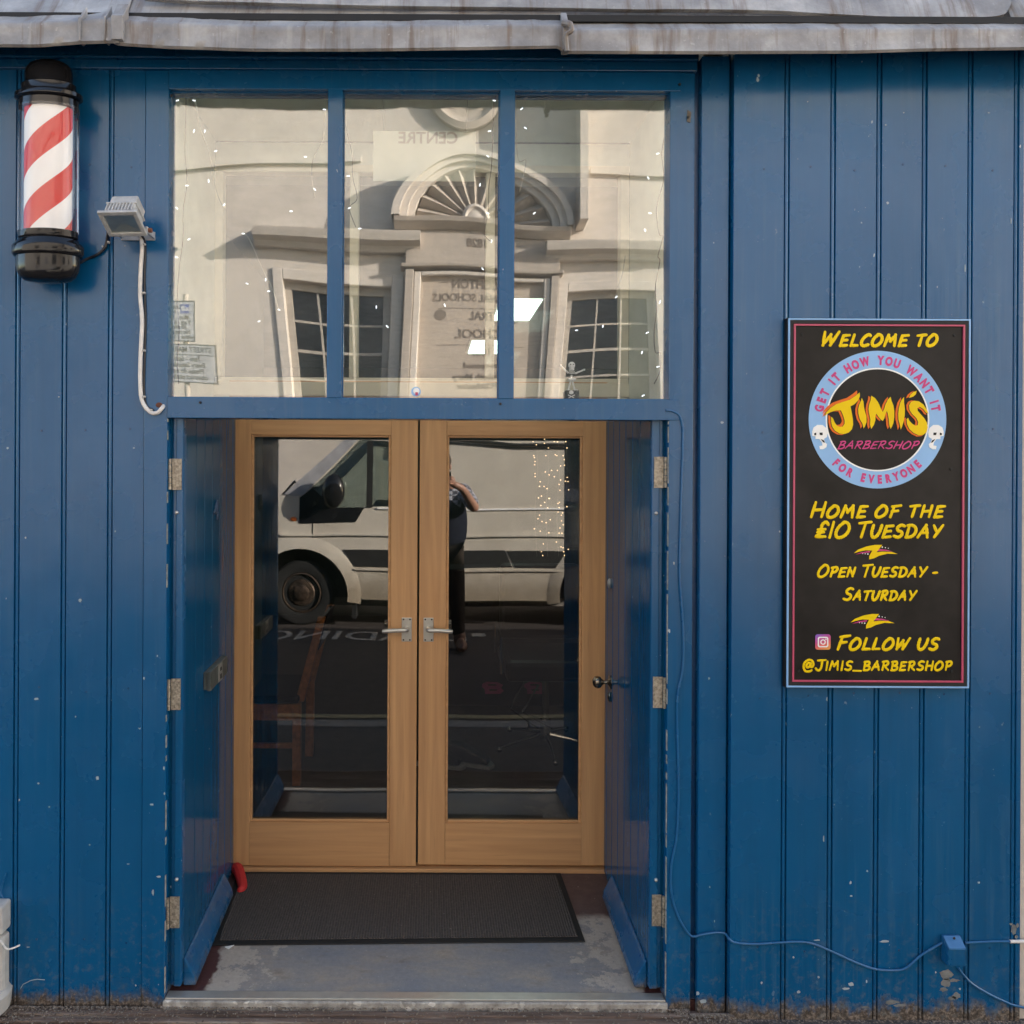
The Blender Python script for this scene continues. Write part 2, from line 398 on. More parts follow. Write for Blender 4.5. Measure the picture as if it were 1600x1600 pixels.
# pale bare concrete where the paint has flaked near both sides
fl = math_(nt, 'ADD', math_(nt, 'MULTIPLY', math_(nt, 'ABSOLUTE', zed(nt)[0]), .75), math_(nt, 'MULTIPLY', noi(nt, p, 17, 8, .75), .75))
c = mix(nt, ramp(nt, fl, [(.80, 0), (.815, .85)]), c, (.44, .39, .34))
c = mix(nt, .6, c, mix(nt, n1, (.2, .2, .2), (.85, .83, .8)), 'OVERLAY')
ed = math_(nt, 'ADD', math_(nt, 'ABSOLUTE', zed(nt)[0]), math_(nt, 'MULTIPLY', noi(nt, p, 12, 4), .12))
c = mix(nt, ramp(nt, ed, [(.745, 0), (.76, 1)]), c, (.075, .028, .028))
yy = math_(nt, 'ADD', zed(nt)[1], math_(nt, 'MULTIPLY', noi(nt, p, 9, 5), .2))
c = mix(nt, ramp(nt, yy, [(.50, 0), (.56, 1)]), c, mix(nt, noi(nt, p, 25, 5), (.06, .03, .03), (.15, .10, .09)))
c = mix(nt, ramp(nt, noi(nt, p, 95, 2), [(.70, 0), (.75, .8)]), c, (.5, .46, .4))
L(nt, c, b.inputs['Base Color']); b.inputs['Roughness'].default_value = .6; bump(nt, n1, .5, .004, b)
# mat
m, nt, b = nmat('ribbed_carpet_mat'); M['mat'] = m
wv = N(nt, 'ShaderNodeTexWave', wave_type='BANDS', bands_direction='X'); wv.inputs['Scale'].default_value = 34; wv.inputs['Distortion'].default_value = 1.2; wv.inputs['Detail'].default_value = 3
L(nt, pos(nt), wv.inputs['Vector'])
c = mix(nt, wv.outputs['Fac'], (.042, .036, .033), (.085, .075, .070))
c = mix(nt, ramp(nt, noi(nt, pos(nt), 90, 3), [(.4, 0), (.7, .5)]), c, (.12, .10, .09))
c = mix(nt, ramp(nt, noi(nt, pos(nt), 150, 1), [(.78, 0), (.8, .9)]), c, (.4, .38, .35))
L(nt, c, b.inputs['Base Color']); b.inputs['Roughness'].default_value = .95; bump(nt, wv.outputs['Fac'], .7, .003, b)
# barber stripes
m, nt, b = nmat('red_white_spiral'); M['stripe'] = m
s = N(nt, 'ShaderNodeSeparateXYZ'); L(nt, N(nt, 'ShaderNodeTexCoord').outputs['Object'], s.inputs[0])
at = math_(nt, 'ARCTAN2', math_(nt, 'MULTIPLY', s.outputs[1], 2.0), s.outputs[0])
ph = math_(nt, 'SUBTRACT', math_(nt, 'MULTIPLY', s.outputs[2], 1/.178), math_(nt, 'MULTIPLY', at, 2/(2*math.pi)))
fr = math_(nt, 'FRACT', math_(nt, 'ADD', ph, 19.817))
cc = ramp(nt, fr, [(0, (.80, .78, .76)), (.5, (.56, .012, .010))], 'CONSTANT')
L(nt, cc, b.inputs['Base Color']); b.inputs['Roughness'].default_value = .25
L(nt, cc, b.inputs['Emission Color']); b.inputs['Emission Strength'].default_value = .06
# shirt
m, nt, b = nmat('check_shirt'); M['shirt'] = m
ck = N(nt, 'ShaderNodeTexChecker'); ck.inputs['Scale'].default_value = 26; ck.inputs[1].default_value = (.35, .36, .40, 1); ck.inputs[2].default_value = (.05, .05, .07, 1)
L(nt, pos(nt), ck.inputs['Vector']); L(nt, ck.outputs[0], b.inputs['Base Color']); b.inputs['Roughness'].default_value = .8
# app icon gradient
m, nt, b = nmat('pink_orange_icon'); M['icon'] = m
s = N(nt, 'ShaderNodeSeparateXYZ'); L(nt, pos(nt), s.inputs[0])
ic = P(1285.5, 1003, -.05); hh = .024
g = math_(nt, 'MULTIPLY_ADD', math_(nt, 'SUBTRACT', s.outputs[2], math_(nt, 'MULTIPLY', s.outputs[0], .45)), 1/(2*hh*1.3), .5-(ic.z-.45*ic.x)/(2*hh*1.3))
L(nt, ramp(nt, g, [(0, (.85, .38, .05)), (.35, (.75, .14, .12)), (.65, (.55, .07, .30)), (1, (.22, .12, .55))]), b.inputs['Base Color'])

# ================================================================== GROUND
SLOPE = [(-.02, -.035), (-1.10, -.02), (-1.14, -.02)]
mb = MB(); mb.box(-400, 400, -400, 400, -.9, -.30); struct(mb.build('terrain', M['asphalt']))
mb = MB()
mb.prism([(-40, 0.3, -.036), (-40, -1.0, -.022), (-40, -1.0, -.4), (-40, .3, -.4)], (80, 0, 0)); struct(mb.build('pavement', M['asphalt']))
mb = MB()
x = -12.0
while x < 12: mb.box(x+.004, x+.9, -1.0, -1.14, -.3, -.015); x += .905
struct(mb.build('kerb', M['kerbstone'], bevel=.012))
prof = [(-1.14, -.11), (-1.6, -.05), (-2.4, .05), (-3.0, .075), (-3.8, .05), (-4.8, .0), (-5.5, -.06), (-5.95, -.11)]
mb = MB(); n = len(prof)
mb.add([(sx*60, y, z) for y, z in prof for sx in (-1, 1)], [(2*i, 2*i+1, 2*i+3, 2*i+2) for i in range(n-1)]); struct(mb.build('road', M['road']))
def roadz(y):
    for (a, za), (c, zc) in zip(prof, prof[1:]):
        if c <= y <= a: return za+(zc-za)*(y-a)/(c-a)
    return -.1
mb = MB(); mb.box(-40, 40, -5.95, -6.08, -.3, .015); struct(mb.build('kerb', M['kerbstone'], bevel=.012))
mb = MB(); mb.box(-40, 40, -6.08, -7.7, -.3, .012); struct(mb.build('pavement', M['paving']))
mb = MB()
for y0 in (-1.22, -1.36):
    mb.add([(-30, y0, roadz(y0)+.004), (30, y0, roadz(y0)+.004), (30, y0-.055, roadz(y0-.055)+.004), (-30, y0-.055, roadz(y0-.055)+.004)], [(0, 1, 2, 3)])
struct(mb.build('road_marking', M['roadyellow']))
v, f = text2d('LOADING', size=.62, offset=.006, depth=0, xs=.62*1.12)
x1 = max(a.x for a in v); x0 = min(a.x for a in v); sc = 1.92/(x1-x0)
vs = [Vector((.36-(a.x-x0)*sc, -3.08-(a.y*1.0), roadz(-3.1-a.y)+.005)) for a in v]
mb = MB(); mb.add(vs, f)
mb.add([(.55, -3.28, roadz(-3.28)+.005), (.28+.14, -3.28, roadz(-3.28)+.005), (.42, -3.45, roadz(-3.45)+.005), (.55, -3.45, roadz(-3.45)+.005)], [(0, 1, 2, 3)])
struct(mb.build('road_marking', M['roadwhite']))
mb = MB(); x = -2.6
mb.box(-3.2, .93, -.30, -.003, -.2, -.026)
for k in range(9):
    mb.box(-3.2, .93, -.022-.032*k-.018, -.022-.032*k, -.1, -.018)
struct(mb.build('step', M['step'], bevel=.003))
mb = MB()
for k in range(4200):
    if k < 1800: xx = random.uniform(-1.4, 1.85)
    else: xx = random.choice((random.gauss(-1.25, .06), random.gauss(-1.0, .12), random.gauss(.80, .04), random.gauss(.90, .05), random.gauss(1.3, .3), random.gauss(1.7, .1)))
    yy = -random.random()**2.4*.08-.013; s = random.uniform(.001, .0038)
    if xx > .80: yy -= .02
    mb.ball((xx, yy, (-.017 if xx < .93 else -.034)+s*.4), s, 5, 3, (1, 1, .6))
struct(mb.build('grit', ground('grit_mix', (.07, .05, .04), (.30, .25, .20), 120, .3)), 'stuff', 'fine grit and crumbs lying along the foot of the blue boards', 'grit')

# ================================================================== SHOP
shop = thing('barber_shop', 'blue boarded barber shop front with lead flashing, three pane window and oak glass doors', 'shop', (0, 0, 0))
OL = PX(260, 1100); OR = PX(1042, 1100)            # recess opening
ZT = PZ(650, 655)                                    # underside of transom
TOP = 2.936
def boards(mb, xs, x0, x1, z0, z1, y, d=.006, yb=.03):
    """beaded boards: outline in x-y swept in z; grooves at xs"""
    prof = [(x0, y)]
    for c in xs:
        if c < x0+.012 or c > x1-.012: continue
        prof += [(c-.009, y), (c-.0075, y+d), (c-.0055, y+d), (c-.004, y+.0015), (c, y-.0005), (c+.004, y+.0015), (c+.0055, y+d), (c+.0075, y+d), (c+.009, y)]
    prof += [(x1, y)]
    prof += [(x1, yb), (x0, yb)]
    mb.prism([(a, b_, z0) for a, b_ in prof], (0, 0, z1-z0))
# left boards
xs = [PX(q, 1000) for q in (-117, -46, 25.5, 98.5, 170.5)]
mb = MB(); boards(mb, xs, -3.2, PX(223, 1000), -.030, PZ(600, 110), 0.0, d=.007); mb.build('board_panel', M['blue'], shop)
# boards to the right, proud
PR = PX(1143, 1000, -.03)
xs = [PX(q, 1000, -.03) for q in (1226, 1298, 1370, 1441, 1512.5, 1584.5, 1656)]
mb = MB(); boards(mb, xs, PR, PX(1597, 800, -.03), -.033, TOP, -.03, d=.008, yb=.02); mb.build('board_panel', M['blue'], shop)
# posts, casing
z1_ = PZ(600, 110)
mb = MB(); mb.box(PX(223, 1000)+.0015, OL, -.004, .06, -.034, z1_-.0045); mb.build('door_post', M['blue'], shop, bevel=.003)
mb = MB(); mb.box(OR, PX(1081, 1000), -.004, .06, -.034, z1_-.0045); mb.build('door_post', M['blue'], shop, bevel=.003)
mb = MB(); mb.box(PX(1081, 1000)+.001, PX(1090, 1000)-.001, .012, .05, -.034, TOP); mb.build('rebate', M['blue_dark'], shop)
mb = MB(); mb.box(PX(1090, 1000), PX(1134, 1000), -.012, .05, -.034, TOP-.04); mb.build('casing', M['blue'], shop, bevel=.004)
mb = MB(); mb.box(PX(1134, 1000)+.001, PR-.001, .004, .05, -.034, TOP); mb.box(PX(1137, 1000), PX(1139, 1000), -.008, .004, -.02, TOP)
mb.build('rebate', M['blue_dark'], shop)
# fascia
mb = MB(); z1, z2, z3 = PZ(600, 110), PZ(600, 100), TOP
mb.box(-3.2, PX(1087, 150), -.012, .03, z1-.004, z2+.004)
mb.prism([(-3.2, .03, z2+.0045), (-3.2, -.022, z2+.0045), (-3.2, -.022, z2+.012), (-3.2, -.002, z2+.022), (-3.2, -.002, z3), (-3.2, .03, z3)], (3.2+PX(1087, 150), 0, 0))
mb.build('fascia', M['blue'], shop, bevel=.002)
# window frame (transom)
WX = [(262, 512), (535, 780), (803, 1047)]
zt, zb = PZ(650, 142), PZ(650, 622.5)
fx0, fx1 = OL-.0005, OR
mb = MB()
xp = [(PX(a, 380), PX(c, 380)) for a, c in WX]
mb.box(OL+.0005, PX(1047, 380)+.03-.001, -.007, .055, ZT, zb)                 # bottom rail
mb.box(OL+.0005, PX(1047, 380)+.03-.001, -.0065, .055, zt, z1-.0045)           # top rail
mb.box(xp[0][1], xp[1][0], -.0085, .055, zb-.0004, zt+.0004); mb.box(xp[1][1], xp[2][0], -.0085, .055, zb-.0004, zt+.0004)
mb.box(xp[2][1], OR-.0002, -.006, .0545, zb+.0004, zt-.0004)
mb.build('window_frame', M['blue'], shop, bevel=.003)
for i, (a, c) in enumerate(xp):
    # thin bead round the pane
    mb = MB(); t = .003
    for (q0, q1, r0, r1) in ((a, a+t, zb, zt), (c-t, c, zb, zt), (a+t, c-t, zb, zb+t), (a+t, c-t, zt-t, zt)):
        mb.box(q0, q1, .012, .022, r0, r1)
    mb.build('glazing_bead', M['blue'], shop)
    mb = MB(); mb.box(a-.002, c+.002, .022, .026, zb-.002, zt+.002)
    # each pane sits at a very slightly different angle
    cm = Vector(((a+c)/2, .024, (zb+zt)/2)); rot = Matrix.Translation(cm) @ Matrix.Rotation(R((.25, .0, -.25)[i]), 4, 'Z') @ Matrix.Rotation(R((.0, .08, -.06)[i]), 4, 'X') @ Matrix.Translation(-cm)
    mb.xf(rot); mb.build('window_pane', M['pane'], shop)
# little screws / nails on the rail
mb = MB()
for (px, py) in ((268, 150), (1062, 132), (313, 629), (782, 631), (1075, 183)):
    MB().lathe([(.004, 0), (.0035, -.004)], P(px, py, -.0085), 'Y', 10).build('nail', M['matt_black'], shop)
mb = MB(); mb.prism([P(1074, 172, -.0042), P(1080, 176, -.0042), P(1078, 192, -.0042), P(1073, 190, -.0042)], (0, -.002, 0)); mb.build('filler_patch', M['paving'], shop)

# blue doors folded back into the recess
def leaf(side):
    if side < 0: A = Vector((PX(287, 1000, .03), .03)); B = Vector((PX(366, 1000, .705), .705))
    else: A = Vector((PX(1015, 1000, .03), .03)); B = Vector((PX(945.5, 1000, .705), .705))
    z0, z1 = .025, 1.846; d = (B-A); ln = d.length; d.normalize(); nrm = Vector((d.y, -d.x)) if side < 0 else Vector((-d.y, d.x))   # points to the lobby centre
    if (nrm.x > 0) != (side < 0): nrm = -nrm
    T = .045
    def W(s, t, z): q = A+d*s+nrm*t; return Vector((q.x, q.y, z))
    mb = MB(); prof = [(0, 0)]
    st = .0
    for k in range(1, 7):
        c = .03+k*(ln-.03)/6.4
        if c > ln-.02: break
        prof += [(c-.004, 0), (c-.002, -.005), (c+.002, -.005), (c+.004, 0)]
    prof += [(ln, 0), (ln, -T), (0, -T)]
    pts = [W(a, t, z0) for a, t in prof]
    mb.prism(pts, (0, 0, z1-z0))
    o = mb.build('storm_door', M['blue_door'], shop)
    # stile edge that faces the street
    mb = MB(); e0 = OL+.008 if side < 0 else OR-.008; e1 = A.x
    mb.box(min(e0, e1)+.0005, max(e0, e1), .024, .050, z0, z1); mb.box(min(e0, e1)+(.012 if side < 0 else .0005), max(e0, e1)-(.0005 if side < 0 else .012), .018, .0238, z0, z1)
    mb.build('door_edge', M['blue'], o, bevel=.003)
    # weather board along the foot
    mb = MB(); wb = [(0.0005, .085), (.008, .081), (.013, .072), (.036, .026), (.040, .0), (.0005, .0)]
    s0, s1 = .01, .51
    a_ = [W(s0, t, z0-.012+h) for t, h in wb]; c_ = [W(s1, t, z0-.012+h) for t, h in wb]; n = len(wb)
    mb.add(a_+c_, [tuple(range(n)), tuple(range(n, 2*n))[::-1]]+[(i, (i+1) % n, (i+1) % n+n, i+n) for i in range(n)])
    mb.build('weather_board', M['blue'], o, bevel=.004)
    # hinges
    for py in (741, 1087, 1430):
        zc = PZ(270, py) if side < 0 else PZ(1034, py-3); hh = .048
        mb = MB(); s_ = 1 if side < 0 else -1; xe = OL if side < 0 else OR
        mb.box(xe+s_*.009, xe+s_*.038, .0140, .0175, zc-hh, zc+hh)
        for k, dz in enumerate((-.036, -.012, .012, .036)): mb.lathe([(.0042, 0), (.0036, -.0016)], (xe+s_*(.022+.006*(k % 2)), .0139, zc+dz), 'Y', 10)
        for k in range(5): mb.tube([(xe+s_*.004, .009, zc-hh+k*.0192+.0008), (xe+s_*.004, .009, zc-hh+(k+1)*.0192-.0008)], .0048, 10)
        mb.build('hinge', M['hinge'], o)
    # bolts
    mb = MB()
    for py in ((801, 1374) if side < 0 else (802, 1375)):
        q = P(276 if side < 0 else 1025, py, .016); MB().ball((q.x, .016, q.z), .006, 10, 6).build('bolt', M['satin'], o)
    return o, W, ln
dl, WLf, lnL = leaf(-1)
dr_, WRt, lnR = leaf(1)
# number 4
zc = PZ(330, 797, .4); mb = MB()
sN = (PX(330, 800, .33)-WLf(0, 0, 0).x) ; s4 = .36
def bar(a, b_, r=.004): mb.tube([WLf(a[0], .004, a[1]), WLf(b_[0], .004, b_[1])], r, 8)
bar((s4+.02, zc+.035), (s4-.02, zc-.010)); bar((s4-.02, zc-.010), (s4+.030, zc-.010)); bar((s4+.02, zc+.035), (s4+.02, zc-.035))
mb.build('numeral', M['blue_dark'], dl)
# lock box
z0 = PZ(328, 1053, .35); mb = MB()
def wbox(mbx, W, s0, s1, t0, t1, a, c):
    q = [W(s, t, z) for z in (a, c) for s, t in ((s0, t0), (s1, t0), (s1, t1), (s0, t1))]
    mbx.add(q, [(0, 3, 2, 1), (4, 5, 6, 7), (0, 1, 5, 4), (1, 2, 6, 5), (2, 3, 7, 6), (3, 0, 4, 7)])
wbox(mb, WLf, .225, .46, .0004, .013, z0-.030, z0+.030); wbox(mb, WLf, .22, .455, .0140, .027, z0-.032, z0+.032)
rl = mb.build('rim_lock', simple('tarnished_lock_case', (.22, .235, .21), .3, metal=.5, var=.2, nsc=25), dl, bevel=.002)
mb = MB(); wbox(mb, WLf, .32, .37, .0273, .0295, z0-.03, z0+.03); mb.build('lock_escutcheon', M['satin'], rl, bevel=.001)
mb = MB(); wbox(mb, WLf, .337, .353, .0296, .0305, z0+.006, z0+.018); wbox(mb, WLf, .337, .353, .0296, .0305, z0-.022, z0-.006); mb.build('keyhole', M['matt_black'], rl)
# knob on the other leaf
def knob(px, py, y, W, s):
    zc = PZ(px, py, y); c = W(s, 0, zc); n_ = (W(s, 1, zc)-W(s, 0, zc)).normalized()
    mb = MB(); pr = [(.026, 0), (.026, .004), (.014, .008), (.008, .014), (.007, .026), (.012, .032), (.0215, .040), (.024, .050), (.021, .060), (.012, .067), (.002, .069)]
    mb.lathe(pr, (0, 0, 0), 'Z', 28); q = Vector((0, 0, 1)).rotation_difference(n_).to_matrix().to_4x4(); mb.xf(Matrix.Translation(c) @ q)
    mb.build('door_knob', M['oldbrass'], dr_, smooth=True)
    mb = MB(); mb.ball(W(s+.005, .004, zc-.058), .016, 14, 8, (.45, .8, 1.25)); mb.build('keyhole_cover', M['oldbrass'], dr_, smooth=True)
    mb = MB(); mb.ball(W(s+.01, .004, PZ(948, 912, y)), .015, 14, 8, (.5, .8, 1.3)); mb.build('latch_cover', M['satin'], dr_, smooth=True)
knob(950, 1066, .60, WRt, .57)

# lobby (between window and inner doors)
YD = .74
wxl, wxr = OL-.07, OR+.075
mb = MB(); mb.box(-.95, .90, .007, YD+.05, -.2, 0.0); struct(mb.build('floor', M['lobby']))
M['riser'] = ground('worn_pale_concrete', (.20, .18, .16), (.46, .43, .39), 22, .3)
MB().box(OL-.004, OR+.004, -.012, .006, -.03, .0).build('step_edge', M['riser'], shop, bevel=.004)
MB().box(OL+.002, OR-.002, -.006, .028, .0005, .007).build('threshold_strip', M['satin'], shop, bevel=.002)
mb = MB(); mb.box(wxl-.05, wxl, .062, YD-.001, 0, 2.96); mb.box(wxr, wxr+.05, .062, YD-.001, 0, 2.96); mb.box(wxl-.05, wxr+.05, .062, YD-.001, 2.96, 3.0)
mb.build('lobby_lining', M['ivory2'], shop)
# oak door frame head & screen above
zh0, zh1 = PZ(660, 612, YD), PZ(660, 598, YD)
XL, XM0, XM1, XRr = PX(356, 1000, YD), PX(651.5, 1000, YD), PX(654.5, 1000, YD), PX(947.5, 1000, YD)
mb = MB(); mb.box(wxl, wxr, YD-.01, YD+.05, zh0-.02, zh1); mb.box(wxl, wxr, YD+.001, YD+.05, zh1+.001, zh1+.02)
for q in (340, 552, 765, 975): mb.box(PX(q-6, 430, YD), PX(q+8, 430, YD), YD, YD+.045, zh1+.0205, PZ(660, 270, YD))
mb.box(wxl, wxr, YD-.004, YD+.045, PZ(660, 270, YD)+.0005, PZ(660, 258, YD)); mb.build('inner_screen', M['ivory'], shop, bevel=.003)
mb = MB(); mb.box(wxl, wxr, YD+.003, YD+.045, PZ(660, 258, YD)+.001, 2.955)
mb.box(wxl, XL-.002, YD+.002, YD+.045, .001, zh0-.021); mb.box(XRr+.002, wxr, YD+.002, YD+.045, .001, zh0-.021)
mb.build('inner_wall', M['ivory2'], shop)
mb = MB(); mb.box(XL, XRr, YD-.012, YD+.045, .0008, .016); mb.build('door_sill', M['oak_h'], shop, bevel=.002)
# oak glazed doors
def oakdoor(x0, x1, gx0, gx1, hx, dirx, zbot, ztop):
    gz0, gz1 = PZ(650, 1286, YD), PZ(650, 680, YD)
    o = MB().box(x0, gx0-.0, YD, YD+.044, zbot, ztop).box(gx1, x1, YD, YD+.044, zbot, ztop).build('oak_door', M['oak_v'], shop, bevel=.003)
    MB().box(gx0+.0005, gx1-.0005, YD+.0006, YD+.0434, zbot+.0005, gz0).build('door_rail', M['oak_h'], o)
    MB().box(gx0+.0005, gx1-.0005, YD+.0006, YD+.0434, gz1, ztop-.0005).build('door_rail', M['oak_h'], o)
    mb = MB(); t = .010
    for (a, c, d_, e) in ((gx0, gx0+t, gz0, gz1), (gx1-t, gx1, gz0, gz1), (gx0+t, gx1-t, gz0, gz0+t), (gx0+t, gx1-t, gz1-t, gz1)):
        mb.box(a, c, YD+.006, YD+.016, d_, e)
    mb.build('glazing_bead', M['oak_h'], o, bevel=.003)
    mb = MB().box(gx0+.001, gx1-.001, YD+.017, YD+.023, gz0+.001, gz1-.001)
    mb.build('glass_pane', M['door_glass'], o)
    # lever handle
    zc = PZ(650, 983, YD); mb = MB(); hw = .0205
    mb.box(hx-hw, hx+hw, YD-.004, YD-.0005, zc-.050, zc+.047); h = mb.build('handle_plate', M['satin'], o, bevel=.004)
    mb = MB()
    for a in (-1, 1):
        for c in (-.043, .040): MB().lathe([(.0035, 0), (.003, -.0012)], (hx+a*.013, YD-.0041, zc+c), 'Y', 10).build('screw', M['matt_black'], h)
    zl = zc+.004; mb = MB(); mb.tube([(hx, YD-.003, zl), (hx, YD-.040, zl)], .0095, 14)
    pts = crom([(hx-dirx*.004, YD-.038, zl), (hx+dirx*.01, YD-.045, zl), (hx+dirx*.05, YD-.046, zl-.001), (hx+dirx*.096, YD-.042, zl-.005)], 5)
    mb.tube(pts, [.0085]*2+[.0088]*(len(pts)-4)+[.0085, .007], 14); mb.build('lever_handle', M['satin'], o, smooth=True)
    mb = MB(); mb.tube([(hx+dirx*.02, YD+.09, zl+.01), (hx+dirx*.095, YD+.09, zl+.008)], .0085, 12); mb.tube([(hx, YD+.045, zl+.01), (hx, YD+.09, zl+.01), (hx+dirx*.02, YD+.09, zl+.01)], .0085, 12)
    mb.build('inner_handle', M['satin'], o, smooth=True)
    return o
oakdoor(XL, XM0, PX(391, 1000, YD), PX(609.5, 1000, YD), PX(635.5, 985, YD), -1, PZ(500, 1353, YD), 1.99)
oakdoor(XM1, XRr, PX(697, 1000, YD), PX(909.5, 1000, YD), PX(669.5, 985, YD), 1, PZ(800, 1352, YD), 1.99)
# room
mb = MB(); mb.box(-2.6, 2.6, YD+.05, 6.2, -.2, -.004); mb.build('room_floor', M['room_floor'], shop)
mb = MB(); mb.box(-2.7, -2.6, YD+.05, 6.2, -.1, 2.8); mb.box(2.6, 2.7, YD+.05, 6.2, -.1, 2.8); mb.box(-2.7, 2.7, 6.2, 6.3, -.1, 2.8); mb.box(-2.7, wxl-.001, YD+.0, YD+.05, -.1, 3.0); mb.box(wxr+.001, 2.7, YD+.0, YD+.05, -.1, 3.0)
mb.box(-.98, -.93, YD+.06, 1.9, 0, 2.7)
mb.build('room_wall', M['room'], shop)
mb = MB(); mb.box(-2.7, 2.7, YD+.0505, 6.3, 2.80, 2.85); mb.build('ceiling', M['ceil'], shop)
# outer shell: side walls and low roof
mb = MB(); mb.box(-3.2, -3.1, .031, 6.4, -.2, 3.0); mb.box(3.1, 3.2, .031, 6.4, -.2, 3.0); mb.box(-3.2, 3.2, 6.4, 6.5, -.2, 3.0); mb.build('outer_wall', M['cream'], shop)
mb = MB(); mb.box(PX(1597, 800, -.03)+.001, 3.2, -.02, .03, -.1, TOP); mb.build('render_strip', M['cream'], shop)
mb = MB(); mb.prism([(-3.3, .12, 3.03), (-3.3, .12, 3.20), (-3.3, 3.2, 3.6), (-3.3, 6.6, 3.3), (-3.3, 6.6, 3.03)], (6.6, 0, 0)); mb.build('roof', M['lead'], shop)

# ---- lead flashing
MB().box(-3.3, 3.3, -.115, .03, TOP+.001, TOP+.02).build('soffit', M['matt_black'], shop)  # blackened underside puts extra shade below the lead lip
YL = -.15
def interp(tab, x):
    if x <= tab[0][0]: return tab[0][1]
    for (a, b_), (c, d_) in zip(tab, tab[1:]):
        if x <= c: return b_+(d_-b_)*(x-a)/(c-a)
    return tab[-1][1]
def lead(name, px0, px1, bot, top, seed, yoff=0.0, endlift=0):
    n = max(6, int((px1-px0)/7)); mb = MB(); rows = []
    for i in range(n+1):
        px = px0+(px1-px0)*i/n; b_ = interp(bot, px); t_ = interp(top, px)
        wob = noise.noise(Vector((px*.02, seed, 0)))*.006+noise.noise(Vector((px*.07, seed, 3)))*.002
        y = YL+yoff+wob
        zb_, zt_ = PZ(px, b_, y), PZ(px, t_, y-.006); X_ = PX(px, b_, y)
        w2 = noise.noise(Vector((px*.05, seed+5, 0)))*.004
        rows.append([(X_, y+.004, zb_+.004), (X_, y-.001, zb_-.001), (X_, y-.008, zb_+.004), (X_, y-.004+w2, zb_+(zt_-zb_)*.35), (X_, y-.003-w2*.6, zb_+(zt_-zb_)*.7),
                     (X_, y-.004, zt_-.010), (X_, y+.002, zt_), (X_, y+.012, zt_+.006+w2*.5), (X_, y+.06, zt_+.060), (X_, y+.20, zt_+.30)])
    m_ = len(rows[0]); mb.v = [Vector(p_) for r_ in rows for p_ in r_]
    mb.f = [(i*m_+k, i*m_+k+1, (i+1)*m_+k+1, (i+1)*m_+k) for i in range(n) for k in range(m_-1)]
    o = mb.build(name, M['lead'], shop, smooth=True, sharp=60)
    sm = o.modifiers.new('solid', 'SOLIDIFY'); sm.thickness = .0035; sm.offset = -1
    return o
botL = [(-900, 78), (0, 73.5), (60, 74), (125, 69), (160, 68), (190, 67.5)]
lead('lead_flashing', -900, 186.5, botL, [(-900, 32), (0, 32), (120, 29), (150, 25), (187, 25)], 1.0, yoff=-.008)
lead('lead_flashing', 183, 884, [(183, 71), (260, 76), (400, 80.5), (560, 80.5), (740, 78), (870, 75.5), (884, 83)], [(183, 28), (400, 37), (560, 37), (740, 35), (880, 35)], 2.0)
lead('lead_flashing', 881, 2500, [(880, 84), (1100, 84.5), (1330, 83.5), (1450, 80), (1600, 78), (2500, 76)], [(880, 42), (1250, 40), (1600, 40), (2500, 40)], 3.0, yoff=.006)
# folded joints
for px, wd, tp, bt, yo in ((178, 18, 25, 68, -.022), (126, 4, 27, 69, -.018), (166, 3, 25, 68, -.018), (878, 10, 37, 82, -.016)):
    a = PX(px, 50, YL); c = PX(px+wd, 50, YL)
    pts = [(YL+yo+.03, PZ(px, bt, YL)), (YL+yo, PZ(px, bt, YL)), (YL+yo, PZ(px, tp+6, YL)), (YL+yo+.012, PZ(px, tp, YL)), (YL+yo+.045, PZ(px, tp, YL)+.05), (YL+yo+.05, PZ(px, bt, YL)+.03)]
    mb = MB().prism([(a, y, z) for y, z in pts], (c-a, 0, 0)); mb.build('lead_joint', M['lead'], shop, bevel=.002)
mb = MB(); mb.tube(crom([P(880, 36, YL-.02), P(890, 38, YL-.035), P(893, 48, YL-.038), P(884, 56, YL-.03), P(886, 80, YL-.02)], 6), [.009]*8+[.007]*17, 8); mb.build('lead_fold', M['lead'], shop, smooth=True)
# overlapping sheets above
def sheet(name, pts, y0, y1, thick=.004):
    mb = MB(); n = len(pts); zt_ = 3.5
    lo = [P(a, b_, y0) for a, b_ in pts]; hi = [Vector((q.x, y1, q.z+.35)) for q in lo]
    v = []
    for q, h in zip(lo, hi): v += [Vector((q.x, q.y+.01, q.z-.001)), q, q+(h-q)*.12+Vector((0, -.003, 0)), h]
    mb.v = v; mb.f = [(4*i+k, 4*i+4+k, 4*i+5+k, 4*i+1+k) for i in range(n-1) for k in range(3)]
    o = mb.build(name, M['lead'], shop, smooth=True, sharp=60); s_ = o.modifiers.new('solid', 'SOLIDIFY'); s_.thickness = thick; return o
sheet('upper_lead_sheet', crom([(225, -4), (300, 1), (400, 3.5), (560, 8), (700, 10), (873, 12), (1000, 14.5), (1060, 14), (1200, 16), (1290, 21), (1400, 26), (1500, 27), (1560, 24), (1575, 12), (1580, -6)], 4), YL+.056, YL+.21)
sheet('upper_lead_sheet', [(1585, 37), (1640, 33), (2500, 30)], YL+.035, YL+.2)

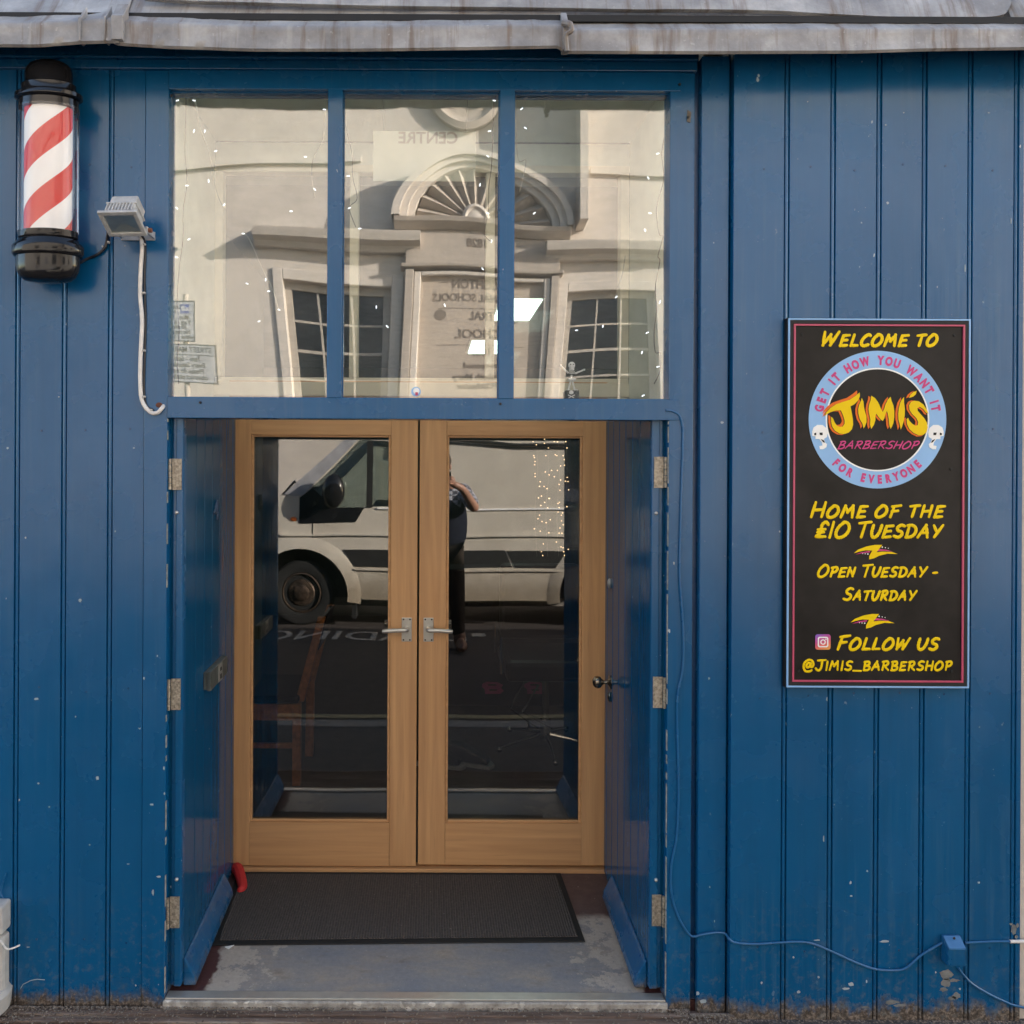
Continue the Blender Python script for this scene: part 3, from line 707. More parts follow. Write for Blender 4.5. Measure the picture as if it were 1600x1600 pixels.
# paint chips, scratches and bare patches
rc_ = random.Random(3)
for zz in (.18, .95, 1.75, 2.55):
    for q in (62, 135, 200): c3 = P(q, 800, -.0002); MB().lathe([(.0035, 0), (.003, -.0008)], (c3.x+rc_.uniform(-.006, .006), -.0002, zz+rc_.uniform(-.01, .01)), 'Y', 8).build('nail_head', M['blue_dark'], shop)
    for q in (1190, 1262, 1334, 1406, 1477, 1549): c3 = P(q, 800, -.0302); MB().lathe([(.0035, 0), (.003, -.0008)], (c3.x+rc_.uniform(-.006, .006), -.0302, zz+rc_.uniform(-.01, .01)), 'Y', 8).build('nail_head', M['blue_dark'], shop)
def blob(px, py, rx, ry, y, n=9):
    return [P(px+rx*math.cos(2*math.pi*i/n)*rc_.uniform(.55, 1.1), py+ry*math.sin(2*math.pi*i/n)*rc_.uniform(.55, 1.1), y) for i in range(n)]
mb = MB()
for px, py, rx, ry in ((57, 1092, 4, 3), (125, 938, 3, 3), (152, 1216, 3, 4), (237, 1257, 4, 2), (248, 1370, 4, 2), (239, 1394, 2, 6), (60, 1224, 2, 1.5), (77, 1261, 1.5, 1.5), (160, 385, 2, 1.5), (195, 384, 1.5, 1.5), (209, 700, 2, 1.5), (234, 640, 2, 2), (12, 700, 2, 2), (40, 840, 1.5, 2), (140, 1320, 1.5, 1.5), (92, 620, 1.5, 1.2), (180, 830, 1.5, 2), (225, 1060, 1.5, 2.5), (212, 1540, 2, 1.5), (30, 1250, 1.5, 2), (118, 1120, 1.2, 1.6), (256, 1200, 1.5, 4), (257, 1240, 1.5, 3), (200, 1350, 3, .8), (44, 1480, 3, .8)):
    y = -.0008 if px < 222 else -.0048
    mb.prism(blob(px, py, rx, ry, y), (0, .0006, 0))
for px, py, rx, ry in ((1387, 317, 2.5, 2.5), (1346, 348, 1.5, 1.5), (1384, 195, 1.5, 1.5), (1545, 176, 2, 1.5), (1412, 176, 1.5, 1.5), (1262, 159, 1.2, 1.2), (1329, 1379, 2, 3), (1330, 1400, 2, 1.5), (1355, 1361, 1.5, 2), (1240, 1496, 1.5, 2), (1279, 1527, 2, 2), (1354, 1534, 1.5, 3), (1248, 1550, 3, 3), (1508, 420, 1.2, 7), (1287, 1310, 1, 7), (1190, 1536, 2, 2), (1500, 1545, 2, 2), (1580, 345, 1, 6), (1383, 1471, 9, 2), (1277, 1469, 6, 1), (1330, 1538, 5, 4), (1322, 1545, 6, 2)):
    mb.prism(blob(px, py, rx, ry, -.0308), (0, .0006, 0))
for px, py, rx, ry in ((1053, 880, 1.5, 3), (1108, 1060, 2, 2.5), (1109, 1386, 1.5, 2), (1128, 660, 3, 2), (1090, 1552, 3, 4), (1098, 1565, 6, 4)):
    mb.prism(blob(px, py, rx, ry, -.0128 if px > 1089 else -.0048), (0, .0006, 0))
mb.tube([P(q[0], q[1], -.0004) for q in ((32, 1545), (36, 1538), (48, 1532), (58, 1530), (70, 1531))], .0011, 5)
mb.build('paint_chip', simple('bare_primer_spot', (.36, .43, .48), .6), shop)
mb = MB()
for px, py, rx, ry in ((1479, 1523, 11, 9), (1478, 1535, 9, 9), (1474, 1546, 7, 4), (1490, 1532, 10, 3), (1494, 1556, 7, 6), (1488, 1560, 9, 4), (1584, 1452, 5, 9), (1590, 1446, 3, 4), (1580, 1444, 3, 3), (1588, 1464, 3, 3), (1394, 1566, 12, 4), (1405, 1571, 10, 3), (1352, 1574, 8, 2)):
    mb.prism(blob(px, py, rx, ry, -.0304, 14), (0, .0003, 0))
mb.build('bare_patch', simple('grey_undercoat', (.20, .21, .21), .8, var=.2, nsc=50), shop)
# worn pale arris along the opening
mb = MB()
z = .02
while z < 1.78:
    h = rc_.uniform(.02, .16)
    if rc_.random() < .8: mb.box(OR-.0014, OR+.0004, -.0046, .004, z, min(z+h, 1.78))
    if rc_.random() < .55: mb.box(OL-.0004, OL+.0012, -.0046, .004, z, min(z+h*.6, 1.78))
    z += h+rc_.uniform(.0, .03)
mb.build('worn_edge', M['paving2'], shop)

# ================================================================== BARBER POLE
PY = -.10
YA = -.065
def px_prof(lst, cxp):
    return [(r*(D+PY)/F, PZ(cxp, q, PY)) for r, q in lst]
cx = PX(75.5, 260, YA)
pole = thing('barber_pole', 'lit red and white spiral barber pole with glossy black domed caps', 'barber pole', (cx, YA, PZ(76, 260, PY)))
def squash(mb):
    for v in mb.v: v.y = YA+(v.y-YA)*.5
    return mb
def lath(name, lst, mat, smooth=True):
    mb = MB(); pr = px_prof(lst, 76); mb.lathe(pr, (cx, YA, 0), 'Z', 64); squash(mb); return mb.build(name, mat, pole, smooth=smooth, sharp=40)
lath('top_cap', [(47, 162), (47, 150), (44, 149), (49, 148), (53, 146), (53, 140), (50, 138), (44, 136), (43, 134), (43, 125), (39, 123), (37.5, 121), (37.5, 106), (36, 99), (31, 92), (22, 87.5), (11, 85.5), (.5, 85)], M['black_plastic'])
lath('bottom_cap', [(.5, 437), (22, 436.5), (36, 434), (44, 428), (48, 420), (50, 410), (50, 397), (53, 396), (56, 392), (56, 381), (53, 377), (49, 374), (48, 371), (44, 369), (47, 367), (47, 357)], M['black_plastic'])
mb = MB(); pr = [(37.5*(D+PY)/F, PZ(76, 360, PY)), (37.5*(D+PY)/F, PZ(76, 158, PY))]; mb.lathe(pr, (cx, YA, 0), 'Z', 64); squash(mb); mb.build('striped_drum', M['stripe'], pole, smooth=True)
mb = MB(); r_ = 48*(D+PY)/F
za, zb2 = PZ(76, 358, PY), PZ(76, 160, PY)
mb.lathe([(r_, za), (r_, zb2)], (cx, YA, 0), 'Z', 64); squash(mb); mb.f = mb.f[:-2]; mb.build('glass_tube', M['clear'], pole, smooth=True)
mb = MB()
for q in (142, 386): mb.box(cx-.055, cx+.055, YA+.02, -.001, PZ(76, q+9, PY), PZ(76, q-9, PY))
mb.box(cx-.028, cx+.028, -.012, -.0005, PZ(76, 400, PY), PZ(76, 130, PY)); mb.build('wall_bracket', M['black_plastic'], pole, bevel=.004)

# ================================================================== FLOODLIGHT
fl = thing('floodlight', 'small grey cast metal floodlight tilted down beside the barber pole', 'floodlight', tuple(P(190, 340, -.05)))
# local frame: face tilted down
fc = P(191, 351, -.12); til = R(58)
Rm = Matrix.Translation(fc) @ Matrix.Rotation(R(-4), 4, 'Z') @ Matrix.Rotation(til, 4, 'X')
# local: x right, y depth (0 = front face, + towards wall), z up
def ring(mb, hw, hh, iw, ih, y0, y1):
    mb.box(-hw, hw, y0, y1, ih, hh); mb.box(-hw, hw, y0, y1, -hh, -ih); mb.box(-hw, -iw, y0, y1, -ih+.0002, ih-.0002); mb.box(iw, hw, y0, y1, -ih+.0002, ih-.0002)
mb = MB(); ring(mb, .058, .044, .045, .031, 0, .010); mb.xf(Rm); mb.build('bezel', M['greywhite'], fl, bevel=.002)
mb = MB(); mb.box(-.048, .048, .0102, .020, -.036, .036); mb.box(-.043, .043, .020, .046, -.026, .036); mb.box(-.046, .046, .046, .052, -.028, .040)
for k in range(9): mb.box(-.038+k*.0095-.002, -.038+k*.0095+.002, .012, .050, .030, .042)
mb.xf(Rm); mb.build('housing', M['greywhite'], fl, bevel=.002)
mb = MB(); mb.box(-.040, .040, .0525, .085, -.024, .034); mb.xf(Rm); mb.build('driver_box', M['greywhite'], fl, bevel=.004)
mb = MB(); mb.box(-.0448, .0448, .003, .0044, -.0308, .0308); mb.xf(Rm); mb.build('lens', glass('lamp_glass', .04), fl)
mb = MB()
for s_ in (1, -1):
    mb.add([(-.0445*s_, .005, -.0305), (-.0445*s_, .005, .0305), (-.010*s_, .0095, .008), (-.010*s_, .0095, -.008)], [(0, 1, 2, 3)])
mb.add([(-.0445, .005, .0305), (.0445, .005, .0305), (.010, .0095, .008), (-.010, .0095, .008)], [(0, 1, 2, 3)])
mb.add([(-.0445, .005, -.0305), (.0445, .005, -.0305), (.010, .0095, -.008), (-.010, .0095, -.008)], [(0, 1, 2, 3)])
mb.add([(-.010, .0095, -.008), (.010, .0095, -.008), (.010, .0095, .008), (-.010, .0095, .008)], [(0, 1, 2, 3)])
mb.xf(Rm); mb.build('reflector', M['satin'], fl)
mb = MB(); q = P(211, 338, 0)
mb.box(fc.x+.048, fc.x+.054, -.07, -.002, fc.z-.006, fc.z+.012); mb.box(fc.x-.050, fc.x-.044, -.07, -.002, fc.z-.006, fc.z+.012); mb.box(fc.x-.050, fc.x+.054, -.006, -.0005, fc.z-.010, fc.z+.016)
mb.build('bracket', M['greywhite'], fl, bevel=.001)
mb = MB(); mb.tube([(fc.x+.054, -.060, fc.z+.003), (fc.x+.064, -.060, fc.z+.003)], .007, 10); mb.build('pivot_bolt', simple('rusty_bolt', (.22, .08, .04), .7), fl)

# cables on the wall
def cable(name, label, pts, r, mat, y=-.008, clips=None, clipmat=None):
    c3 = [P(a, b_, yy) for a, b_, yy in [(q[0], q[1], q[2] if len(q) > 2 else y) for q in pts]]
    t = thing(name, label, 'cable', tuple(c3[0]))
    MB().tube(crom([tuple(q) for q in c3], 6), r, 10).build('cable_run', mat, t, smooth=True)
    if clips:
        for a, b_ in clips:
            q = P(a, b_, y); cc = MB(); cc.ball((q.x, y-.004, q.z), .0038, 8, 6); cc.box(q.x-.009, q.x+.003, y-.002, y+.004, q.z-.003, q.z+.003); cc.build('cable_clip', clipmat or M['white'], t)
    return t
cable('cable', 'thick white cable dropping from the floodlight to a hole by the window corner', [(212, 358, -.05), (220, 371), (222, 388), (220, 420), (219, 460), (222, 500), (220, 550), (219, 590), (221, 622), (228, 637), (237, 645), (246, 645), (252, 639), (256, 634, .0)], .0062, M['cable_white'],
      y=-.010, clips=[(226, 382), (226, 458), (226, 548), (226, 620), (237, 641)])
cable('cable', 'black line running down close behind the white cable', [(216, 362, -.04), (225, 374), (227, 390), (226, 440), (227.5, 500), (226, 560), (225, 610), (229, 634), (240, 641)], .0035, M['cable_black'], y=-.006)  # thin black tube following the white cable
cable('cable', 'short black cable curving from the barber pole to the floodlight', [(118, 415, -.05), (135, 405), (152, 398), (163, 388), (167, 376), (169, 360, -.02)], .0042, M['cable_black'], y=-.008, clips=[(170, 379)])
MB().ball(P(249, 633, -.003), .011, 12, 7, (1.1, .25, .8)).build('cable_hole', simple('raw_wood_hole', (.13, .05, .03), .9), shop)
bc = [(1040, 641), (1052, 643), (1062, 650), (1067, 668), (1067, 700), (1065, 760), (1063, 830), (1062, 900), (1066, 960), (1068, 1010), (1066, 1050), (1059, 1085), (1058, 1130), (1060, 1200), (1060, 1260), (1057, 1310), (1050, 1345), (1048, 1375), (1050, 1400), (1057, 1425), (1068, 1448), (1081, 1463), (1098, 1460, -.020), (1120, 1457, -.020), (1133, 1459, -.018), (1140, 1468, -.034), (1150, 1473, -.036), (1180, 1475, -.036), (1215, 1473, -.036), (1245, 1471.5, -.036), (1268, 1474, -.036), (1300, 1487, -.036), (1335, 1503, -.036), (1367, 1514, -.036), (1400, 1516, -.036), (1418, 1511, -.036), (1440, 1492, -.036), (1472, 1473, -.036)]
cable('cable', 'long thin blue painted cable down the door post and drooping across the lower boards', bc, .0034, M['cable_blue'], y=-.008, clips=None)
t = thing('junction_box', 'small blue painted junction box with pale sloping lid low on the boards', 'junction box', tuple(P(1490, 1490, -.03)))
a, c, zt_, zm, zb_ = PX(1471, 1480, -.035), PX(1508, 1480, -.06), PZ(1490, 1462, -.04), PZ(1490, 1480, -.06), PZ(1490, 1509, -.06)
MB().prism([(a, -.031, zt_), (a, -.040, zt_), (a, -.064, zm), (a, -.064, zb_), (a, -.031, zb_)], (c-a, 0, 0)).build('box_body', M['blue'], t, bevel=.003)
MB().prism([(a+.002, -.041, zt_+.0005), (a+.002, -.066, zm+.0005), (a+.002, -.0665, zm-.004), (a+.002, -.0662, zm-.004), (a+.002, -.0642, zm-.001), (a+.002, -.041, zt_-.0015)], (c-a-.004, 0, 0)).build('sloping_lid', M['blue_pale'], t)
MB().ball(P(1491, 1466, -.052), .004, 10, 6, (1, .5, 1)).build('lid_screw', M['matt_black'], t)
cable('cable', 'blue cable leaving the box to the right with a bare white end', [(1508, 1473), (1530, 1472), (1555, 1471), (1580, 1471)], .0035, M['cable_blue'], y=-.036)
cable('cable', 'short white cable end at the right edge of the boards', [(1578, 1471), (1590, 1471), (1602, 1471), (1640, 1474)], .0048, M['cable_white'], y=-.036)
cable('cable', 'lower blue cable drooping from the box towards the pavement', [(1497, 1512), (1505, 1523), (1520, 1538), (1545, 1553), (1570, 1565), (1590, 1572), (1640, 1582)], .0036, M['cable_blue'], y=-.036)

# left edge pipe cover
t = thing('pipe_cover', 'dirty white plastic pipe cover at the foot of the leftmost blue board', 'pipe cover', tuple(P(5, 1580, -.01)))
def pb(x0, x1, q0, q1, y0, y1=-.001): return MB().box(PX(x0, 1500, y1), PX(x1, 1500, y1), y0, y1, PZ(5, q1, y0), PZ(5, q0, y0))
pb(-60, 18, 1418, 1463, -.055).build('cover_box', M['white'], t, bevel=.008)
pb(-55, 17, 1465, 1560, -.045).build('pipe_sleeve', M['white'], t, bevel=.012)
MB().lathe([(.075, PZ(5, 1580, -.04)), (.08, PZ(5, 1555, -.04)), (.07, PZ(5, 1548, -.04))], (PX(-30, 1560, -.04), -.03, 0), 'Z', 28).build('pipe_foot', M['white'], t, smooth=True)
MB().tube(crom([tuple(P(-20, 1455, -.06)), tuple(P(2, 1472, -.06)), tuple(P(12, 1483, -.055)), tuple(P(31, 1477, -.03))], 6), .0026, 8).build('wire_end', M['cable_white'], t, smooth=True)
cable('wire', 'thin blue wire looping above the white pipe cover', [(-6, 1430), (2, 1392), (10, 1364), (4, 1378), (0, 1392), (6, 1405), (9, 1410)], .0012, M['cable_blue'], y=-.006)

# ================================================================== SIGN
SY = -.05
def S(px, py): q = P(px, py, SY); return (q.x, q.z)
sx0, sx1 = PX(1228.5, 785, SY), PX(1515.5, 785, SY); sz1, sz0 = PZ(1372, 497, SY), PZ(1372, 1075.5, SY)
sign = thing('shop_sign', 'tall black wall sign with yellow lettering, blue and pink ring logo', 'sign', (sx0, -.03, sz0))
MB().box(sx0, sx1, SY+.0006, -.0305, sz0, sz1).build('board', M['black'], sign, bevel=.002)
U = (D+SY)/F
def framelines(inset, wdt, mat, name, d=.004):
    a, c, e, g = sx0+inset*U, sx1-inset*U, sz0+inset*U, sz1-inset*U; t = wdt*U; mb = MB()
    mb.box(a, c, SY-d, SY, g-t, g); mb.box(a, c, SY-d, SY, e, e+t); mb.box(a, a+t, SY-d, SY, e+t, g-t); mb.box(c-t, c, SY-d, SY, e+t, g-t)
    mb.build(name, mat, sign, bevel=.0006)
framelines(1.2, 2.6, M['sky_blue'], 'blue_frame_line'); framelines(10, 2.8, M['rose'], 'pink_frame_line')
framelines(4.2, 5.2, M['matt_black'], 'black_frame_line', .003)

# stroke font --------------------------------------------------------------
O_ = [(.5, 1), (.15, .72), (.0, .35), (.12, .04), (.45, .0), (.8, .2), (.95, .55), (.8, .88), (.5, 1), (.36, .93)]
G = {
 'A': (1.0, [('l', [(0, 0), (.58, 1), (.92, 0)]), ('l', [(.2, .36), (.86, .38)])]),
 'B': (.85, [('l', [(.12, 0), (.2, 1)]), ('s', [(.05, .95), (.6, 1), (.74, .78), (.55, .58), (.22, .52)]), ('s', [(.25, .53), (.72, .45), (.82, .2), (.55, .02), (.05, .0)])]),
 'C': (.85, [('s', [(.85, .88), (.62, 1), (.28, .8), (.05, .42), (.12, .1), (.42, .0), (.82, .12)])]),
 'D': (.95, [('l', [(.12, 0), (.2, .96)]), ('s', [(.02, .96), (.5, .98), (.88, .72), (.9, .35), (.6, .06), (.08, .0)])]),
 'E': (.8, [('l', [(.82, .95), (.2, .9), (.06, .0), (.76, .05)]), ('l', [(.14, .47), (.68, .52)])]),
 'F': (.8, [('l', [(.1, 0), (.26, .92)]), ('l', [(.08, .9), (.85, 1.0)]), ('l', [(.14, .48), (.68, .54)])]),
 'H': (.95, [('l', [(.06, 0), (.16, 1)]), ('l', [(.8, 0), (.88, 1)]), ('l', [(.1, .46), (.84, .52)])]),
 'I': (.25, [('l', [(.1, 0), (.15, 1)])]),
 'J': (.85, [('l', [(.15, .95), (.98, 1)]), ('s', [(.62, .98), (.6, .35), (.45, .04), (.2, .02), (.0, .2)])]),
 'L': (.72, [('l', [(.18, 1), (.04, .04), (.7, .06)])]),
 'M': (1.15, [('l', [(.0, 0), (.22, .98), (.52, .42), (.92, 1), (1.04, 0)])]),
 'N': (.9, [('l', [(.04, 0), (.16, .96), (.72, .06), (.84, 1)])]),
 'O': (1.0, [('s', O_)]), '0': (.9, [('s', O_)]),
 'P': (.8, [('l', [(.12, 0), (.22, .94)]), ('s', [(.04, .92), (.6, 1), (.8, .78), (.6, .5), (.2, .42)])]),
 'R': (.88, [('l', [(.1, 0), (.2, .94)]), ('s', [(.03, .92), (.58, 1), (.76, .78), (.56, .52), (.2, .46)]), ('l', [(.3, .45), (.84, .0)])]),
 'S': (.82, [('s', [(.84, .92), (.5, 1), (.2, .8), (.3, .56), (.66, .44), (.74, .2), (.45, .0), (.02, .1)])]),
 'T': (.85, [('l', [(.02, .92), (.92, 1)]), ('l', [(.5, .94), (.38, 0)])]),
 'U': (.88, [('s', [(.08, 1), (.04, .4), (.25, .02), (.58, .1), (.8, .5), (.88, 1)])]),
 'W': (1.25, [('l', [(.06, .98), (.12, .04), (.6, .8), (.72, .04), (1.22, 1)])]),
 'Y': (.85, [('l', [(.04, .98), (.42, .46)]), ('l', [(.92, 1), (.3, .0)])]),
 '£': (.8, [('s', [(.82, .82), (.6, 1), (.34, .8), (.34, .3), (.05, .04)]), ('l', [(.05, .04), (.78, .05)]), ('l', [(.1, .5), (.66, .53)]), ('l', [(.1, .32), (.6, .34)])]),
 '1': (.28, [('l', [(.1, 0), (.16, 1)])]),
 '-': (.6, [('l', [(.05, .42), (.58, .46)])]),
 '_': (.95, [('l', [(.0, -.06), (.98, -.08)])]),
 '@': (1.15, [('s', [(.78, .66), (.5, .7), (.34, .42), (.5, .26), (.72, .4), (.8, .68), (.82, .34), (1.02, .34), (1.1, .6), (.9, .92), (.5, 1.0), (.12, .74), (.06, .3), (.3, -.08), (.75, -.12), (.98, .0)])]),
}
def marker(name, txt, x0, x1, base, capH, smH, th, mat, slant=.22, parent=None, rise=0, lvl=0):
    rnd = random.Random(len(txt)*7+int(base)); pen = 0; glyphs = []
    for ch in txt:
        if ch == ' ': pen += smH*.55; continue
        h = smH if ch.islower() or ch in '_' else capH
        if ch == '-': h = smH
        g = G[ch.upper()]; glyphs.append((g, pen, h, rnd.uniform(-.6, .6))); pen += g[0]*h*.88+th*.95
    pen -= th*.9
    k = (x1-x0-capH*slant*.7)/pen; mb = MB()
    for (g, gx, h, j) in glyphs:
        for kind, pts in g[1]:
            pts = crom(pts, 4) if kind == 's' else [Vector(p_) for p_ in pts]
            line = []
            for p_ in pts:
                px = x0+(gx+p_[0]*h*.88)*k+slant*p_[1]*h; py = base-p_[1]*h+j*.5-rise*(gx*k)/(x1-x0)
                q = P(px, py, SY); line.append(Vector((q.x, 0, q.z)))
            # subdivide and taper ends a little
            fine = [line[0]]
            for a, c in zip(line, line[1:]):
                for i in range(1, 4): fine.append(a+(c-a)*i/3)
            n = len(fine); rr = [th*.5*U*(.80+.2*min(1, i/2, (n-1-i)/2)+.10*math.sin(i*1.3+gx)) for i in range(n)]
            m2 = MB().tube(fine, rr, 8)
            for e in (fine[0], fine[-1]): m2.ball(e, rr[0]*1.02, 8, 6)
            for e in line[1:-1]: m2.ball(e, th*.5*U, 8, 6)
            for v in m2.v: v.y = SY-.0008-lvl+v.y*.18
            mb.add(m2.v, m2.f)
    return mb.build(name, mat, parent or sign, smooth=True, sharp=80)
marker('lettering', 'Welcome to', 1283, 1466, 540.5, 22, 17.5, 5.0, M['yellow'])
marker('lettering', 'Home of the', 1266, 1476, 808, 23, 18, 5.0, M['yellow'])
marker('lettering', '£10 Tuesday', 1273, 1472, 839.5, 24, 19, 5.0, M['yellow'])
marker('lettering', 'Open Tuesday -', 1277, 1466, 901, 18.5, 14.5, 4.0, M['yellow'])
marker('lettering', 'Saturday', 1317, 1431, 937.5, 18, 14, 4.2, M['yellow'])
marker('lettering', 'Follow us', 1307, 1467, 1015, 21.5, 17.5, 4.8, M['yellow'])
marker('lettering', '@Jimis_barbershop', 1254, 1487, 1047, 16, 13.5, 3.6, M['yellow'], slant=.12)
def flat(name, loops, mat, lvl, parent=None, d=.0003):
    v, f = shape2d([[S(*p_) for p_ in Lp] for Lp in loops], d)
    return MB().add([(a.x, SY-lvl-a.z, a.y) for a in v], f).build(name, mat, parent or sign)
rc = (1370.7, 655.7)
logo = flat('logo_ring', [circ(*rc, 107.5, 96), circ(*rc, 81, 80)], M['sky_blue'], .0006)
flat('logo_inner_line', [circ(*rc, 80.9, 80), circ(*rc, 78.7, 80)], M['sign_white'], .0007, logo)
def ringtext(txt, a0, a1, rb, h, inward):
    """letters round the ring; angles in degrees, image sense (y down), a=0 right, 90 top"""
    mb = MB(); ws = {'I': .55, 'W': 1.35, ' ': .75, 'M': 1.3}
    tot = sum(ws.get(c, 1) for c in txt); acc = 0
    for c in txt:
        wd = ws.get(c, 1); mid = (acc+wd/2)/tot; acc += wd
        if c == ' ': continue
        a = a0+(a1-a0)*mid; v, f = text2d(c, size=h/.70, offset=.085*h, depth=0, xs=.74 if c not in 'WM' else .70)
        ar = R(a); up = (math.cos(ar), -math.sin(ar)) if not inward else (-math.cos(ar), math.sin(ar)); rt = (-up[1], up[0])
        base = rb; ox, oy = rc[0]+base*math.cos(ar), rc[1]-base*math.sin(ar)
        vs = []
        for q in v:
            X_ = ox+rt[0]*q.x+up[0]*q.y; Y_ = oy+rt[1]*q.x+up[1]*q.y; s_ = S(X_, Y_); vs.append((s_[0], SY-.0018, s_[1]))
        mb.add(vs, f)
    return mb.build('ring_lettering', M['pink'], logo)
ringtext('GET IT HOW YOU WANT IT', 173, 7, 86.3, 12.9, False)
ringtext('FOR EVERYONE', 222, 316, 99.2, 12.2, True)
K = 230/1600
def cr(pts, dx=0, dy=0): return [(1255+(a+dx)*K, 540+(b_+dy)*K) for a, b_ in pts]
LJ = [(232,768),(245,730),(290,680),(350,640),(420,615),(500,590),(560,550),(610,510),(612,550),(590,600),(550,640),(510,660),(515,690),(525,740),(535,800),(538,860),(525,910),(490,945),(440,962),(390,955),(340,925),(310,880),(298,820),(300,775),(318,790),(335,830),(360,870),(395,885),(425,880),(445,850),(445,810),(430,760),(405,705),(350,705),(290,725),(255,745)]
LI = [(632,570),(650,610),(655,660),(665,710),(683,770),(685,830),(665,880),(652,900),(640,850),(610,800),(595,740),(593,690),(605,640),(625,600)]
LM = [(735,545),(775,570),(805,610),(825,650),(845,700),(860,720),(875,690),(890,640),(915,590),(945,558),(955,600),(975,650),(985,710),(985,780),(975,840),(960,880),(945,905),(930,860),(925,800),(915,740),(905,710),(890,740),(878,790),(860,820),(835,800),(810,770),(790,740),(780,760),(780,810),(765,860),(735,905),(722,860),(725,800),(712,740),(705,690),(712,640),(730,590)]
LK = [(1090,560),(1090,620),(1100,690),(1098,760),(1085,830),(1070,880),(1055,915),(1045,860),(1030,800),(1028,740),(1035,680),(1050,620),(1070,585)]
LS = [(1355,740),(1340,700),(1300,640),(1250,605),(1200,600),(1165,615),(1145,650),(1150,700),(1180,745),(1225,790),(1245,830),(1240,865),(1215,872),(1180,850),(1150,820),(1135,785),(1118,800),(1125,860),(1150,910),(1195,950),(1250,975),(1300,970),(1335,940),(1348,890),(1340,840),(1310,790),(1270,745),(1240,710),(1235,680),(1260,665),(1300,690),(1330,730)]
LA = [(1145,570),(1160,535),(1195,505),(1228,492),(1220,530),(1190,555)]
for i, Lp in enumerate((LJ, LI, LM, LK, LS, LA)):
    flat('flame_letter_edge', [cr(Lp, -6, 12)], M['matt_black'], .0009+i*.00001, logo, .0001)
    for k, (dx, dy) in enumerate(((-28, -22), (-26, 10)) if i in (0,) else ((-30, 2),) if i not in (4,) else ((-28, -4), (-18, 14))):
        flat('flame_letter_shade', [cr(Lp, dx, dy)], M['orange'], .0012+k*.0001+i*.00001, logo, .0001)
    flat('flame_letter_edge', [cr(Lp, -7, 2)], M['matt_black'], .0016+i*.00001, logo, .0001)
    flat('flame_letter', [cr(Lp)], M['yellow'], .0019+i*.00001, logo, .0002)
marker('lettering', 'barbershop', 1308, 1436, 701, 13, 11.5, 2.1, M['pink'], slant=.42)
for sgn, ox in ((1, 1281.5), (-1, 1460.5)):
    cran = [(-13,-8),(-11,-14),(-5,-18),(3,-18),(9,-13),(11,-6),(10,1),(5,4),(7,9),(10,12),(9,17),(4,20),(-1,20),(-2,15),(3,14),(2,9),(-2,4),(-8,4),(-8,0),(-13,-1)]
    flat('skull_emblem', [[(ox+sgn*a, 682+b_) for a, b_ in cran]], M['sign_white'], .0020, logo)
    e = MB()
    flat('skull_eye', [[(ox+sgn*a, 682+b_) for a, b_ in ((-10,-5),(-7,-6),(-7,-2),(-10,-2))]], M['matt_black'], .0027, logo)
    flat('skull_eye', [[(ox+sgn*a, 682+b_) for a, b_ in ((-2,-6),(3,-6),(3,-2),(-1,-2))]], M['matt_black'], .0027, logo)
    flat('skull_jaw_line', [[(ox+sgn*a, 682+b_) for a, b_ in ((0,4),(5,6),(7,10),(4,9))]], M['matt_black'], .0027, logo)
for dx, dy in ((0, 0), (-5, 108)):
    def q_(pts): return [(1240+a/6.154+dx, 770+b_/6.154+dy) for a, b_ in pts]
    o = flat('lightning_bolt', [q_([(578,580),(620,545),(700,515),(780,500),(850,500),(820,540),(795,572),(850,565),(940,568),(1000,588),(900,585),(820,605),(770,630),(725,640),(725,610),(755,555),(690,552),(630,565)])], M['yellow'], .0008)
    flat('bolt_stripe', [q_([(595,592),(650,572),(735,558),(730,572),(660,580)])], M['pink'], .0010, o); flat('bolt_stripe', [q_([(800,560),(825,540),(890,548),(950,565),(870,558)])], M['pink'], .0010, o)
    for a, b_, r in ((850, 522, 7), (880, 527, 5), (908, 533, 4), (712, 588, 7), (686, 586, 5), (662, 584, 4)): flat('bolt_dot', [[(1240+dx+(a+r*math.cos(t))/6.154, 770+dy+(b_+r*math.sin(t))/6.154) for t in [i*.785 for i in range(8)]]], M['sign_white'], .0010, o)
def rrect(cx_, cy_, h, r, n=5):
    out = []
    for qx, qy, a in ((1, 1, 0), (-1, 1, 90), (-1, -1, 180), (1, -1, 270)):
        for i in range(n+1): t = R(a+90*i/n); out.append((cx_+qx*(h-r)+r*math.cos(t), cy_+qy*(h-r)+r*math.sin(t)))
    return out
icn = flat('app_icon', [rrect(1285.5, 1003, 12, 4)], M['icon'], .0008)
flat('icon_outline', [rrect(1285.5, 1003, 8.2, 3), rrect(1285.5, 1003, 6.4, 2)], M['sign_white'], .0015, icn)
flat('icon_outline', [circ(1285.5, 1003, 4.2, 24), circ(1285.5, 1003, 2.6, 24)], M['sign_white'], .0015, icn)
flat('icon_outline', [circ(1290, 998.6, 1.1, 10)], M['sign_white'], .0015, icn)
for px, py in ((1253, 523), (1491, 524), (1486, 733), (1248, 1048), (1487, 1049)):
    q = P(px, py, SY); MB().lathe([(.0042, -.0003), (.0036, -.002)], (q.x, SY, q.z), 'Y', 12).build('screw_head', M['rubber'], sign)

